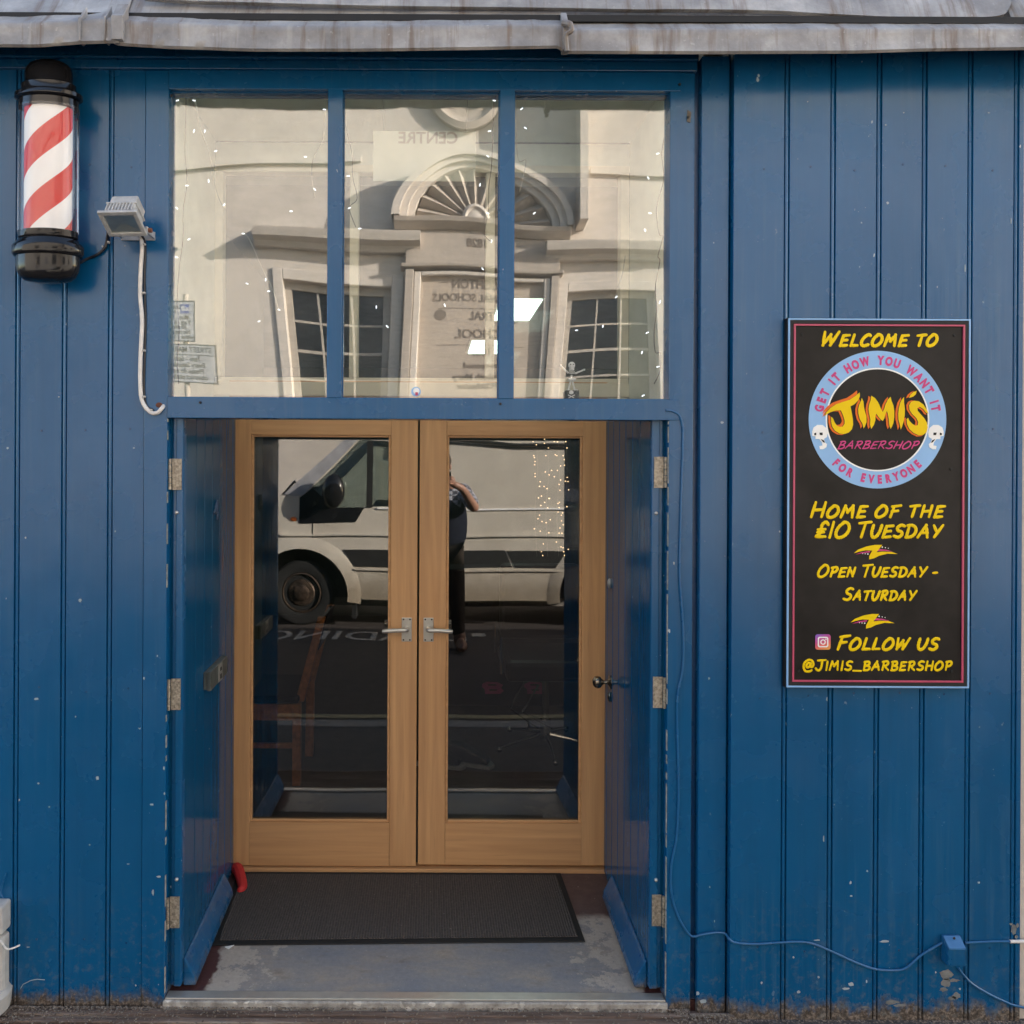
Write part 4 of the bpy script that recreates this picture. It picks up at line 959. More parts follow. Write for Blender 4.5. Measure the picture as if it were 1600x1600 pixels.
# unseen neighbours along the shop side of the street, added to shade the road
for x0, x1, lab in ((3.25, 16, 'unseen low cream rendered building right of the barber shop, added to shade the road'), (-16, -3.25, 'unseen low cream rendered building left of the barber shop, added to shade the road')):
    nb = thing('neighbour_shade_building', lab, 'building', (x0, 0, 0))
    MB().box(x0, x1, .01, 6, -.1, 3.15).build('wall', M['cream'], nb)
    MB().prism([(x0-.02, -.12, 3.152), (x0-.02, -.12, 3.2), (x0-.02, 3, 3.7), (x0-.02, 6.1, 3.2), (x0-.02, 6.1, 3.152)], (x1-x0+.04, 0, 0)).build('roof', M['lead'], nb)

# ================================================================== LOBBY THINGS
mt = thing('door_mat', 'charcoal ribbed entrance mat with black rubber edge before the oak doors', 'door mat', (-.1, .5, 0))
ma, mb_, mc, md = (-.735, .255), (.548, .285), (.540, .725), (-.76, .722)
def quadp(off, z0, z1):
    q = [ma, mb_, mc, md]; cxx = sum(a[0] for a in q)/4; cyy = sum(a[1] for a in q)/4
    pts = [(a[0]-math.copysign(off, a[0]-cxx), a[1]-math.copysign(off, a[1]-cyy), z0) for a in q]
    return MB().prism(pts, (0, 0, z1-z0))
quadp(0, .001, .006).build('rubber_edge', M['rubber'], mt, bevel=.002)
quadp(.022, .0062, .0095).build('carpet_pad', M['mat'], mt, bevel=.001)
mb = MB(); pts = crom([(PX(362, 1372, .70), .72, .02), (PX(370, 1378, .66), .68, .035), (PX(377, 1396, .58), .60, .015), (PX(371, 1402, .56), .57, .012)], 6)
mb.tube(pts, [.010, .014, .017, .02, .022, .023, .022, .022, .021, .02, .02, .019, .018, .017, .016, .015, .013, .010, .006], 10)
tag(mb.build('red_cloth', M['redcloth'], smooth=True), 'bright red cloth scrap poking out behind the left blue door foot', 'cloth')
mb = MB(); mb.prism([P(349, 1480, .255), P(366, 1477, .255), P(357, 1483, .24)], (0, 0, .0015)); tag(mb.build('paper_scrap', M['sign_white']), 'tiny white paper scrap at the left front corner of the mat', 'paper')

# toy skeleton on the sill
sk = thing('toy_skeleton', 'small white toy skeleton with raised arms on a black skull and crossbones block', 'toy', tuple(P(892, 622, .07)))
def Q(px, py): 
    px = 860+px/17.77; py = 550+py/17.77; return P(px, py, .07)
def seg(mb, a, b_, r): mb.tube([Q(*a), Q(*b_)], [r, r*.8], 8); mb.ball(Q(*b_), r*1.15, 8, 6)
U2 = (D+.07)/F/17.77
mb = MB(); mb.ball(Q(592, 370), 98*U2, 16, 12, (1, .7, 1.02)); mb.box(Q(545, 0).x, Q(640, 0).x, .055, .085, Q(0, 515).z, Q(0, 440).z); mb.build('skull', M['sign_white'], sk, smooth=True)
mb = MB()
for a in (553, 622): mb.ball(Q(a, 355)+Vector((0, -98*U2*.66, 0)), 18*U2, 8, 6, (1, .5, 1))
mb.ball(Q(590, 395)+Vector((0, -98*U2*.68, 0)), 9*U2, 8, 6, (1, .5, 1)); mb.box(Q(560, 0).x, Q(625, 0).x, .07-98*U2*.66, .07-98*U2*.5, Q(0, 440).z, Q(0, 432).z); mb.build('face', M['matt_black'], sk)
mb = MB(); seg(mb, (500, 590), (295, 380), 26*U2); mb.build('arm', M['sign_white'], sk, smooth=True)
mb = MB(); seg(mb, (690, 595), (940, 490), 26*U2); mb.build('arm', M['sign_white'], sk, smooth=True)
mb = MB(); seg(mb, (560, 810), (495, 1060), 28*U2); mb.box(Q(450, 0).x, Q(520, 0).x, .05, .08, Q(0, 1078).z, Q(0, 1045).z); mb.build('leg', M['sign_white'], sk, smooth=True)
mb = MB(); seg(mb, (610, 810), (675, 1060), 28*U2); mb.box(Q(645, 0).x, Q(725, 0).x, .05, .08, Q(0, 1078).z, Q(0, 1045).z); mb.build('leg', M['sign_white'], sk, smooth=True)
mb = MB(); mb.box(Q(495, 0).x, Q(690, 0).x, .058, .082, Q(0, 800).z, Q(0, 735).z); mb.tube([Q(580, 735), Q(590, 640)], 24*U2, 8)
for a in (530, 560, 590): mb.tube([Q(520, a), Q(600, a+10), Q(680, a)], 9*U2, 6)
mb.build('ribs_and_pelvis', M['sign_white'], sk)
mb = MB(); mb.box(Q(395, 0).x, Q(765, 0).x, .045, .10, zb+.0005, Q(0, 1082).z); bl = mb.build('block', M['matt_black'], sk, bevel=.002)
mb = MB(); mb.ball(Q(540, 1145)+Vector((0, -.0245, 0)), 70*U2, 12, 8, (1, .15, .85))
for s_ in (-1, 1): mb.tube([Q(540-s_*90, 1215)+Vector((0, -.0255, 0)), Q(540+s_*75, 1295)+Vector((0, -.0255, 0))], 13*U2, 6)
mb.build('skull_and_crossbones', M['sign_white'], bl)
MB().lathe([(.015, 0), (.015, -.001)], P(650, 612, .0205), 'Y', 24).build('round_sticker', M['sky_blue'], shop)
MB().lathe([(.010, -.0012), (.009, -.0018)], P(650.5, 611, .0205), 'Y', 20).build('sticker_centre', M['sign_white'], shop)
MB().box(PX(649, 611, .02), PX(653, 611, .02), .0170, .0185, PZ(650, 618, .02), PZ(650, 613, .02)).build('sticker_print', M['rose'], shop)
# hanging sheet seen from behind
hs = thing('hanging_notice', 'pale translucent notice hung inside the middle pane, its word CENTRE reading in reverse', 'notice', tuple(P(655, 240, .11)))
m, nt, b = nmat('translucent_sheet'); nt.nodes.remove(b)
tr = N(nt, 'ShaderNodeBsdfTransparent'); df = N(nt, 'ShaderNodeBsdfDiffuse'); df.inputs[0].default_value = (.80, .84, .72, 1); ms = N(nt, 'ShaderNodeMixShader'); ms.inputs[0].default_value = .62
L(nt, tr.outputs[0], ms.inputs[1]); L(nt, df.outputs[0], ms.inputs[2]); L(nt, ms.outputs[0], nt.nodes['Material Output'].inputs[0]); M['sheet'] = m
a, c, e, g = PX(583, 240, .11), PX(743, 240, .11), PZ(660, 283, .11), PZ(660, 205, .11)
MB().box(a, c, .11, .1125, e, g).build('sheet', M['sheet'], hs, bevel=.001)
v, f = text2d('CENTRE', size=.052, offset=.0012, depth=.0002)
MB().add([(PX(669, 217, .11)-q.x, .1092-q.z, PZ(669, 224, .11)+q.y) for q in v], f).build('lettering', M['groove'], hs)
v, f = text2d('CENTRE', size=.04, depth=.0002)
MB().add([(PX(664, 217, .11)-q.x, .1135+q.z, PZ(664, 240, .11)+q.y) for q in v], f).build('lettering', M['stone'], hs)
mb = MB(); mb.tube([P(600, 205, .11), P(598, 146, .11)], .0008, 5); mb.tube([P(728, 205, .11), P(731, 146, .11)], .0008, 5); mb.build('hanging_thread', M['wire'], hs)

# fairy lights
def fairy(label, wire, bulbs, y, bm, wm, s=.0014, group=None, ln=.010, wr=.0015):
    t = thing('fairy_lights', label, 'string lights', tuple(P(wire[0][0], wire[0][1], y)), group=group)
    MB().tube(crom([tuple(P(a, b_, y)) for a, b_ in wire], 5), wr, 5).build('wire', wm, t)
    for a, b_ in bulbs:
        q = P(a, b_, y-.004); d_ = Vector((random.uniform(-1, 1), 0, random.uniform(-.8, .3))).normalized()
        MB().tube([q-d_*ln*.5, q+d_*ln*.2, q+d_*ln*.5], [s*.8, s, s*.35], 7).build('bulb', bm, t)
    return t
GW = 'white fairy light strings hung inside the big window'
fairy('fairy light string down the left edge of the left pane, twisting beside the frame', [(291, 143), (290, 190), (289, 240), (292, 285), (286, 330), (286, 372), (280, 420), (277, 470), (280, 520), (277, 560), (279, 600)], [(277, 157), (303, 205), (292, 290), (276, 325), (295, 374), (276, 402)], .09, M['bulb_white'], M['wire'], group=GW)
fairy('fairy light string leaning right from the top left corner of the left pane', [(302, 143), (310, 185), (318, 212), (328, 240), (334, 280), (342, 310), (352, 328)], [(303, 157), (337, 236), (326, 283), (350, 320), (320, 205)], .12, M['bulb_white'], M['wire_clear'], group=GW)
fairy('fairy light string beside the left mullion ending near its middle', [(508, 170), (505, 215), (490, 246), (487, 275), (492, 310)], [(507, 171), (477, 245), (492, 296), (455, 330)], .12, M['bulb_white'], M['wire_clear'], group=GW)
fairy('fairy light string down the left side of the middle pane', [(538, 150), (541, 200), (550, 238), (551, 275), (558, 310), (546, 325), (556, 355)], [(538, 227), (544, 275), (546, 325), (562, 357), (588, 480), (605, 510)], .09, M['bulb_white'], M['wire'], group=GW)
fairy('fairy light string down the right side of the middle pane', [(772, 156), (770, 210), (768, 260), (764, 290), (763, 330), (757, 365), (768, 378)], [(772, 157), (765, 205), (762, 244), (750, 289), (762, 333), (768, 377), (695, 477), (754, 420)], .09, M['bulb_white'], M['wire'], group=GW)
fairy('fairy light string at the left of the right pane, nearly clear wire', [(806, 150), (806, 200), (810, 250), (822, 252), (812, 300)], [(821, 200), (835, 333), (815, 170)], .12, M['bulb_white'], M['wire_clear'], group=GW)
fairy('fairy light string down the right edge of the right pane', [(1041, 155), (1040, 200), (1034, 240), (1037, 280), (1026, 325), (1030, 365), (1036, 370), (1028, 400), (1031, 408), (1024, 450), (1026, 480), (1022, 520), (1024, 550), (1032, 552), (1031, 580), (1022, 600)], [(1041, 157), (1028, 240), (1016, 333), (1008, 360), (1031, 472), (1011, 520), (1003, 551), (1028, 573), (1005, 618), (1013, 278)], .09, M['bulb_white'], M['wire'], group=GW)
fairy('fairy light string hanging low over the inner frame of the right pane', [(977, 400), (972, 430), (965, 450), (962, 465)], [(963, 464), (942, 510), (901, 516)], .3, M['bulb_white'], M['wire_clear'], group=GW)
fairy('fairy light string of loose bulbs across the lower left pane', [(379, 364), (390, 375), (410, 420), (425, 450), (436, 485)], [(415, 437), (420, 455), (436, 484), (405, 502), (380, 365), (386, 443)], .3, M['bulb_white'], M['wire_clear'], group=GW)
GW2 = 'warm fairy light strands inside the right oak door'
warm = [[(833, 690), (835, 715), (836, 740), (843, 760), (846, 775), (845, 790), (843, 805), (847, 815), (844, 830), (849, 850), (846, 862)], [(857, 684), (857, 700), (853, 712), (862, 735), (866, 745), (850, 760), (851, 785), (860, 812), (848, 868), (866, 690)], [(864, 683), (870, 712), (858, 742), (871, 735), (876, 750), (875, 766), (874, 785), (872, 800), (880, 820), (881, 862)], [(886, 684), (886, 700), (880, 712), (876, 728), (882, 727), (877, 805), (878, 833), (882, 868), (884, 690), (875, 825)]]
names = ['leftmost strand of warm fairy lights behind the right door glass', 'second strand of warm fairy lights behind the right door glass', 'third strand of warm fairy lights behind the right door glass', 'rightmost strand of warm fairy lights behind the right door glass']
for k, (bl_, nm) in enumerate(zip(warm, names)):
    xw = (838, 855, 872, 884)[k]
    ex = [(xw+random.uniform(-5, 6), 684+random.random()**1.3*180) for _ in range(9)]
    fairy(nm, [(xw, 676), (xw+2, 740), (xw-2, 800), (xw+1, 870)], bl_+ex, 1.25, M['bulb_warm'], M['wire_clear'], s=.0021, ln=.005, group=GW2, wr=.0005)

# ceiling panels
def ledp(label, quad, zc=2.79):
    cs = []
    for a, b_ in quad:
        u, v = a-CX, b_-CY; u, v = u+ROLL*v, v-ROLL*u; dd = (zc-EYE)*F/(-v); cs.append(Vector((u*dd/F, dd-D, zc)))
    t = thing('ceiling_light', label, 'ceiling light', tuple(cs[0]))
    x0, x1 = cs[0].x, cs[1].x; y0, y1 = cs[0].y, cs[2].y
    MB().box(x0, x1, y0, y1, zc-.006, zc).build('diffuser', M['led'], t)
    MB().box(x0-.02, x1+.02, y0-.02, y1+.02, zc+.0005, zc+.012).build('frame', M['white'], t)
ledp('larger lit square ceiling panel seen through the window right of the mullion', [(784, 467), (848, 467), (826, 500), (768, 500)])
ledp('smaller lit ceiling panel farther back, seen through the middle pane', [(738, 532), (790, 532), (785, 552), (733, 552)])

lp = thing('ceiling_light', 'unseen strip light added on the lobby ceiling to brighten the space inside the big window', 'ceiling light', (0, .19, 2.95))  # added fill light, out of view, brightens the lobby
MB().box(-.62, .55, .11, .27, 2.945, 2.955).build('diffuser', M['strip'], lp)
MB().box(-.64, .57, .10, .28, 2.9555, 2.9595).build('frame', M['white'], lp)
# wooden chair inside
ch = thing('wooden_chair', 'orange brown wooden chair with dark seat inside the left door', 'chair', (-.85, 1.75, 0))
c1 = PX(466, 1150, 1.62); 
x_r, x_l, ya, yb_ = c1, c1-.42, 1.58, 1.98
zs = .42
for (a, c) in ((x_r, ya), (x_l, ya), (x_l, yb_)): MB().box(a-.021, a+.021, c-.02, c+.02, 0, zs).build('leg', M['chairwood'], ch, bevel=.003)
MB().prism([(x_r-.02, yb_-.02, 0), (x_r+.025, yb_-.02, 0), (x_r+.03, yb_-.02, zs), (x_r+.14, yb_-.02, .86), (x_r+.10, yb_-.02, .86), (x_r-.015, yb_-.02, zs)], (0, .035, 0)).build('back_post', M['chairwood'], ch, bevel=.003)
MB().prism([(x_r-.015, ya+.025, zs), (x_r+.03, ya+.025, zs), (x_r+.14, ya+.025, .86), (x_r+.10, ya+.025, .86)], (0, .035, 0)).build('back_post', M['chairwood'], ch, bevel=.003)
MB().prism([(x_r+.075, ya+.062, .68), (x_r+.10, ya+.062, .68), (x_r+.145, ya+.062, .86), (x_r+.12, ya+.062, .86)], (0, yb_-ya-.09, 0)).build('backrest', M['seatblack'], ch)
MB().box(x_l-.02, x_r+.02, ya-.012, ya+.012, zs-.085, zs-.002).box(x_l-.02, x_r+.02, yb_-.012, yb_+.012, zs-.085, zs-.002).box(x_l-.012, x_l+.012, ya, yb_, zs-.08, zs-.003).box(x_l, x_r, ya-.01, ya+.01, .19, .215).build('seat_rail', M['chairwood'], ch, bevel=.002)
MB().box(x_l-.02, x_r+.01, ya-.02, yb_+.02, zs, zs+.04).build('seat', M['seatblack'], ch, bevel=.015)
# barber chair
bc_ = thing('barber_chair', 'black barber chair on a chrome pedestal and star base behind the right door', 'barber chair', (.70, 2.15, 0))
bx, by = .70, 2.15
MB().tube([(bx, by, .03), (bx, by, .42)], .022, 16).tube([(bx, by, .03), (bx, by, .16)], .032, 16).build('pedestal', M['chrome'], bc_, smooth=True)
for k in range(5):
    a = R(200+72*k); MB().tube([(bx, by, .075), (bx+.15*math.cos(a), by+.15*math.sin(a), .055), (bx+.30*math.cos(a), by+.30*math.sin(a), .022)], [.013, .011, .008], 8).ball((bx+.30*math.cos(a), by+.30*math.sin(a), .016), .018, 10, 6).build('base_leg', M['chrome'], bc_, smooth=True)
MB().box(bx-.26, bx+.26, by-.25, by+.25, .44, .56).build('seat', M['seatblack'], bc_, bevel=.03)
MB().box(bx-.25, bx+.25, by+.22, by+.32, .58, 1.05).build('backrest', M['seatblack'], bc_, bevel=.03)
for s_ in (-1, 1):
    MB().tube([(bx+s_*.28, by-.2, .48), (bx+s_*.28, by-.2, .68), (bx+s_*.28, by+.2, .70), (bx+s_*.28, by+.22, .5)], .012, 8).build('armrest', M['chrome'], bc_, smooth=True)
    MB().tube([(bx-.12-.04*s_, by-.22+.03*s_, .43), (bx-.22-.03*s_, by-.38+.03*s_, .33), (bx-.02-.04*s_, by-.10, .14)], .006, 8).build('footrest_bar', M['chrome'], bc_, smooth=True)
cb = thing('low_cupboard', 'low black cupboard with two faded pink marks, deep inside behind the right door', 'cupboard', (.5, 2.9, 0))
MB().box(.0, .95, 2.9, 3.2, 0, .95).build('carcass', M['matt_black'], cb, bevel=.01)
for c0 in (770, 836):
    pts = [(-16, -7), (-9, -10), (8, -9), (16, -5), (13, 0), (17, 4), (12, 9), (-12, 9), (-13, 2), (-17, -2)]
    hol = [(-8, -6), (4, -6), (6, -4), (-7, -4)]; hol2 = [(-6, 2), (7, 2), (6, 4), (-5, 4)]
    v, f = shape2d([[(P(c0+a, 1075+b_, 2.9).x, P(c0+a, 1075+b_, 2.9).z) for a, b_ in L_] for L_ in (pts, hol, hol2)], .0005)
    MB().add([(a.x, 2.898-a.z, a.y) for a in v], f).build('pink_mark', M['pink'], cb)
# trainers inside
def shoe(cx_, cy_, rot, label, g):
    t = thing('trainer', label, 'shoe', (cx_, cy_, 0), group=g)
    m4 = Matrix.Translation((cx_, cy_, 0)) @ Matrix.Rotation(rot, 4, 'Z')
    MB().prism([(-.045, -.14, 0), (.0, -.16, 0), (.045, -.13, 0), (.04, .12, 0), (-.04, .12, 0)], (0, 0, .022)).xf(m4).build('sole', M['white'], t, bevel=.006)
    MB().prism([(-.04, -.13, .023), (-.04, .115, .023), (-.035, .11, .11), (-.035, .03, .11), (-.04, -.12, .05)], (.08, 0, 0)).xf(m4).build('upper', M['seatblack'], t, bevel=.012)
shoe(.22, 1.86, R(70), 'black trainer with white sole, right of the pair inside the right door', 'pair of black trainers')
shoe(.06, 1.84, R(75), 'black trainer with white sole, left of the pair beside the oak stile', 'pair of black trainers')

# ================================================================== ACROSS THE STREET
YB = -7.5
sch = thing('school_building', 'cream rendered old school with arched stone shell pediment and inscribed plaque', 'building', (0.57, YB, 0))
def RX(px, py=400): return REF(px, py, D+.024*2-YB, .024).x
def RZ(px, py): return REF(px, py, D+.024*2-YB, .024).z
ac = RX(738)
wins = [(-1.13-.62, -1.13+.62, 2.45, 4.13), (2.30-.68, 2.30+.68, 2.45, 4.10), (-6.1, -4.8, 2.45, 4.12), (5.2, 6.5, 2.45, 4.12)]
xs = sorted([-14, 14]+[q for w_ in wins for q in w_[:2]]); mb = MB()
xs = [-14]; 
for w_ in sorted(wins): xs += [w_[0], w_[1]]
xs.append(14)
for i in range(0, len(xs), 2): mb.box(xs[i], xs[i+1], YB-.35, YB, -.1, 7.6)
for w_ in wins: mb.box(w_[0], w_[1], YB-.35, YB, -.1, w_[2]); mb.box(w_[0], w_[1], YB-.35, YB, w_[3], 7.6)
mb.build('wall', M['cream'], sch)
mb = MB(); mb.prism([(-14.2, YB+.3, 7.6), (-14.2, YB+.3, 7.75), (-14.2, YB-3, 9.4), (-14.2, YB-6, 7.75), (-14.2, YB-6, 7.6)], (28.4, 0, 0)); mb.build('roof', simple('slate', (.09, .09, .1), .6), sch)
mb = MB(); mb.box(-14, 14, YB-6, YB-5.7, 0, 7.6); mb.box(-14, -13.7, YB-5.7, YB-.36, 0, 7.6); mb.box(13.7, 14, YB-5.7, YB-.36, 0, 7.6); mb.build('rear_wall', M['cream'], sch)
# narrow pier added for its shadow on the middle, in place of a forward bay
mb = MB(); mb.box(RX(872), RX(872)+.12, YB+.001, YB+.42, 4.9, 7.6); mb.build('shadow_pier', M['cream'], sch)
for (a, c, z0, z1) in wins:
    fr = MB(); t = .09
    fr.box(a, a+t, YB-.16, YB-.09, z0, z1).box(c-t, c, YB-.16, YB-.09, z0, z1).box(a+t, c-t, YB-.16, YB-.09, z1-t, z1).box(a+t, c-t, YB-.16, YB-.09, z0, z0+t)
    for k in (1, 2): xx = a+t+(c-a-2*t)*k/3; fr.box(xx-.014, xx+.014, YB-.155, YB-.11, z0+t, z1-t)
    for k in (1, 2, 3): zz = z0+t+(z1-z0-2*t)*k/4; hh = .02 if k == 2 else .014; fr.box(a+t, c-t, YB-.153, YB-.112, zz-hh, zz+hh)
    wo = fr.build('window', M['sash'], sch)
    MB().box(a+t, c-t, YB-.14, YB-.135, z0+t, z1-t).build('glass_pane', M['school_glass'], wo)
    MB().box(a, c, YB-.345, YB-.33, z0, z1).build('blackout', M['curtain'], wo)
    # architrave + hood
    ar = MB(); ar.box(a-.13, a, YB+.0005, YB+.028, z0, z1+.13).box(c, c+.13, YB+.0005, YB+.028, z0, z1+.13).box(a, c, YB+.0005, YB+.028, z1, z1+.13).box(a-.18, c+.18, YB+.0005, YB+.14, z0-.14, z0)
    ar.build('architrave', M['cream'], sch, bevel=.01)
    zh = 4.50; hd = MB()
    hd.prism([(a-.32, YB+.001, zh), (a-.32, YB+.10, zh), (a-.32, YB+.14, zh+.06), (a-.32, YB+.26, zh+.09), (a-.32, YB+.29, zh+.16), (a-.32, YB+.30, zh+.19), (a-.32, YB+.001, zh+.25)], (c-a+.64, 0, 0)); hd.build('window_hood', M['cream'], sch)
# central monument
hw = .92
mb = MB(); z0, z1 = RZ(738, 412), RZ(738, 352)
mb.box(ac-hw-.0, ac+hw, YB+.0006, YB+.12, z0, z1-.12)
mb.prism([(ac-hw-.12, YB+.0006, z1-.12), (ac-hw-.12, YB+.15, z1-.12), (ac-hw-.12, YB+.24, z1-.05), (ac-hw-.12, YB+.26, z1), (ac-hw-.12, YB+.0006, z1+.01)], (2*hw+.24, 0, 0))
mb.prism([(ac-hw-.05, YB+.0006, z0-.06), (ac-hw-.05, YB+.16, z0-.04), (ac-hw-.05, YB+.17, z0), (ac-hw-.05, YB+.0006, z0+.001)], (2*hw+.1, 0, 0))
mb.box(ac-hw, ac-hw+.10, YB+.0006, YB+.13, 1.9, z0-.061); mb.box(ac+hw-.10, ac+hw, YB+.0006, YB+.13, 1.9, z0-.061); mb.build('entablature', M['stone'], sch, bevel=.008)
# arch
def arc(r0, r1, y0, y1, n=40):
    m2 = MB()
    for i in range(n):
        a0, a1 = math.pi*i/n, math.pi*(i+1)/n
        q = [(ac+r*math.cos(t), y, z1+.01+.74*r*math.sin(t)) for t in (a0, a1) for r, y in ((r0, y0), (r1, y0), (r1, y1), (r0, y1))]
        m2.add(q, [(0, 1, 5, 4), (1, 2, 6, 5), (2, 3, 7, 6), (3, 0, 4, 7)])
    return m2
A1 = arc(.98, 1.06, YB+.0, YB+.27); A2 = arc(.90, .98, YB, YB+.22); A3 = arc(.82, .90, YB, YB+.16)
MB().add(A1.v, A1.f).add(A2.v, A2.f).add(A3.v, A3.f).build('pediment_arch', M['cream'], sch)
mb = MB()
for i in range(11):
    a = math.pi*(i+.5)/11; d_ = Vector((math.cos(a), 0, math.sin(a))); n_ = Vector((-math.sin(a), 0, math.cos(a))); c0 = Vector((ac, YB+.01, z1+.012))
    w1, w0 = .80*math.pi/22*.98, .22*math.pi/22*.98
    p0 = c0+d_*.22; p1 = c0+d_*.80
    mb.add([p0-n_*w0, p0+n_*w0, p1+n_*w1, p1-n_*w1, p0+Vector((0, .04, 0)), p1+Vector((0, .13, 0))], [(0, 4, 5, 3), (4, 1, 2, 5), (3, 5, 2), (0, 1, 4)])
for v in mb.v: v.z = z1+.012+(v.z-z1-.012)*.74
mb.build('shell_flute', M['stone'], sch)
MB().lathe([(.19, 0), (.19, .10), (.15, .13), (.12, .10), (.05, .12), (.002, .13)], (ac, YB+.001, z1+.02), 'Y', 32).build('shell_boss', M['cream'], sch, smooth=True)
# inner face of plaque and moulding
zq1, zq0 = RZ(738, 414), 1.95
mb = MB(); t = .09
mb.box(ac-hw+.101, ac-hw+.101+t, YB+.0006, YB+.10, zq0, zq1-.061).box(ac+hw-.101-t, ac+hw-.101, YB+.0006, YB+.10, zq0, zq1-.061).box(ac-hw+.102+t, ac+hw-.102-t, YB+.0006, YB+.10, zq1-.061-t*.6, zq1-.061)
mb.build('plaque_moulding', M['cream'], sch, bevel=.015)
MB().box(ac-hw+.102+t, ac+hw-.102-t, YB+.0007, YB+.022, zq0, zq1-.062-t*.6).build('plaque', M['plaque'], sch)
lines = [('BRIGHTON', 444, .155), ('NATIONAL SCHOOLS', 463, .135), ('CENTRAL', 491, .15), ('SCHOOL', 520, .17), ('1887', 549, .15), ('re-opened', 569, .11), ('Elizabeth Mary', 588, .12), ('of Chichester', 603, .11)]
mb = MB()
for tx, py, sz in lines:
    v, f = text2d(tx, size=sz, offset=.003, depth=.002, xs=.86); mb.add(back(v, ac+(.0 if tx != 'CENTRAL' else .14), RZ(738, py), YB+.0225), f)
for py in (436, 474, 531): mb.box(ac-.5, ac+.5, YB+.0225, YB+.025, RZ(738, py)-.004, RZ(738, py)+.004)
mb.lathe([(.07, 0), (.07, .003), (.04, .004)], (ac-.47, YB+.0225, RZ(738, 491)+.06), 'Y', 20)
v, f = text2d('1828', size=.14, offset=.003, depth=.002); mb.add(back(v, ac, RZ(738, 388), YB+.121), f)
mb.build('inscription', M['groove'], sch)
# roundel above
zr = RZ(738, 150); cr_ = RX(725)
MB().lathe([(.60, 0), (.60, .10), (.52, .13), (.46, .07), (.42, .05), (.40, .05)], (cr_, YB+.0008, zr), 'Y', 48).build('roundel', M['stone'], sch, smooth=True)
mb = MB()
for k in range(3):
    a = R(90+120*k); mb.prism([Vector((cr_, YB+.055, zr))+Vector((math.cos(a+q)*r, 0, math.sin(a+q)*r)) for q, r in ((-.9, .06), (-.35, .38), (.35, .38), (.9, .06))], (0, .08, 0))
mb.build('roundel_petal', M['cream'], sch, bevel=.01)
mb = MB(); mb.box(-14, 14, YB+.0009, YB+.06, RZ(738, 262)-.05, RZ(738, 262)+.03); mb.f = mb.f; 
mb = MB(); mb.box(-14, ac-1.35, YB+.0009, YB+.05, RZ(738, 262)-.04, RZ(738, 262)+.03).box(ac+1.35, 14, YB+.0009, YB+.05, RZ(738, 262)-.04, RZ(738, 262)+.03).build('string_course', M['cream'], sch)

M['plate'] = simple('sign_plate_white', (.40, .40, .42), .4)
# street sign on post
sp = thing('street_sign', 'grey post reflected at lower left of the window, loading plate above a street market plate', 'sign', (-2.66, -6.25, 0))
def RS(px, py, y=-6.2): return REF(px, py, D+.048-y, .024)
q = RS(297, 508)
MB().tube([(-2.66, -6.26, 0), (-2.66, -6.26, 3.62)], .038, 16).build('post', M['stone'], sp, smooth=True)
M['plate'] = simple('sign_plate_white', (.40, .40, .42), .4); M['plate_blk'] = simple('sign_plate_black', (.02, .02, .022), .5); M['plate_blue'] = simple('sign_plate_blue', (.03, .06, .28), .4)
def plate(x0, x1, z0, z1):
    o = MB().box(x0, x1, -6.21, -6.20, z0, z1).build('sign_plate', M['plate'], sp, bevel=.002)
    mb = MB(); t = .012
    for a in ((x0, x1, z1-t, z1), (x0, x1, z0, z0+t), (x0, x0+t, z0+t, z1-t), (x1-t, x1, z0+t, z1-t)): mb.box(a[0], a[1], -6.1995, -6.197, a[2], a[3])
    return o, mb
x0, x1, z0, z1 = RS(265, 500).x, RS(327, 500).x, RS(0+297, 540).z, RS(297, 474).z
o, mb = plate(x0, x1, z0, z1)
for tx, py, cxp, sz in (('Loading', 487, 284, .075), ('only', 494.5, 283, .075), ('Mon - Sat', 504.5, 296, .075), ('9 am - 6 pm', 512, 296, .07), ('30 mins', 519.5, 296, .075), ('No return', 528, 297, .075), ('within 1 hour', 536, 298, .07)):
    v, f = text2d(tx, size=sz, offset=.0012, depth=.0005); a = RS(cxp, py); mb.add(back(v, a.x, a.z, -6.1993), f)
mb.build('lettering', M['plate_blk'], o)
a = RS(308, 488); MB().box(a.x-.06, a.x+.06, -6.1994, -6.197, a.z-.05, a.z+.06).build('blue_symbol', M['plate_blue'], o)
MB().box(a.x-.045, a.x+.005, -6.1968, -6.195, a.z-.02, a.z+.04).box(a.x+.012, a.x+.05, -6.1968, -6.195, a.z-.02, a.z+.02).build('symbol_figure', M['plate'], o)
x0, x1, z0, z1 = RS(258, 500).x, RS(362, 500).x, RS(297, 605).z, RS(297, 544).z
o, mb = plate(x0, x1, z0, z1); a = RS(310, 561); mb.box(x0, x1, -6.1995, -6.197, a.z-.004, a.z+.004)
for tx, py, cxp, sz in (('STREET MARKET', 557, 310, .088), ('7am - 6pm', 571, 310, .085), ('Every Saturday', 580.5, 310, .08), ('Please do not', 590, 310, .08), ('obstruct pitches', 599.5, 310, .08)):
    v, f = text2d(tx, size=sz, offset=.0015, depth=.0005); a = RS(cxp, py); mb.add(back(v, a.x, a.z, -6.1993), f)
mb.build('lettering', M['plate_blk'], o)

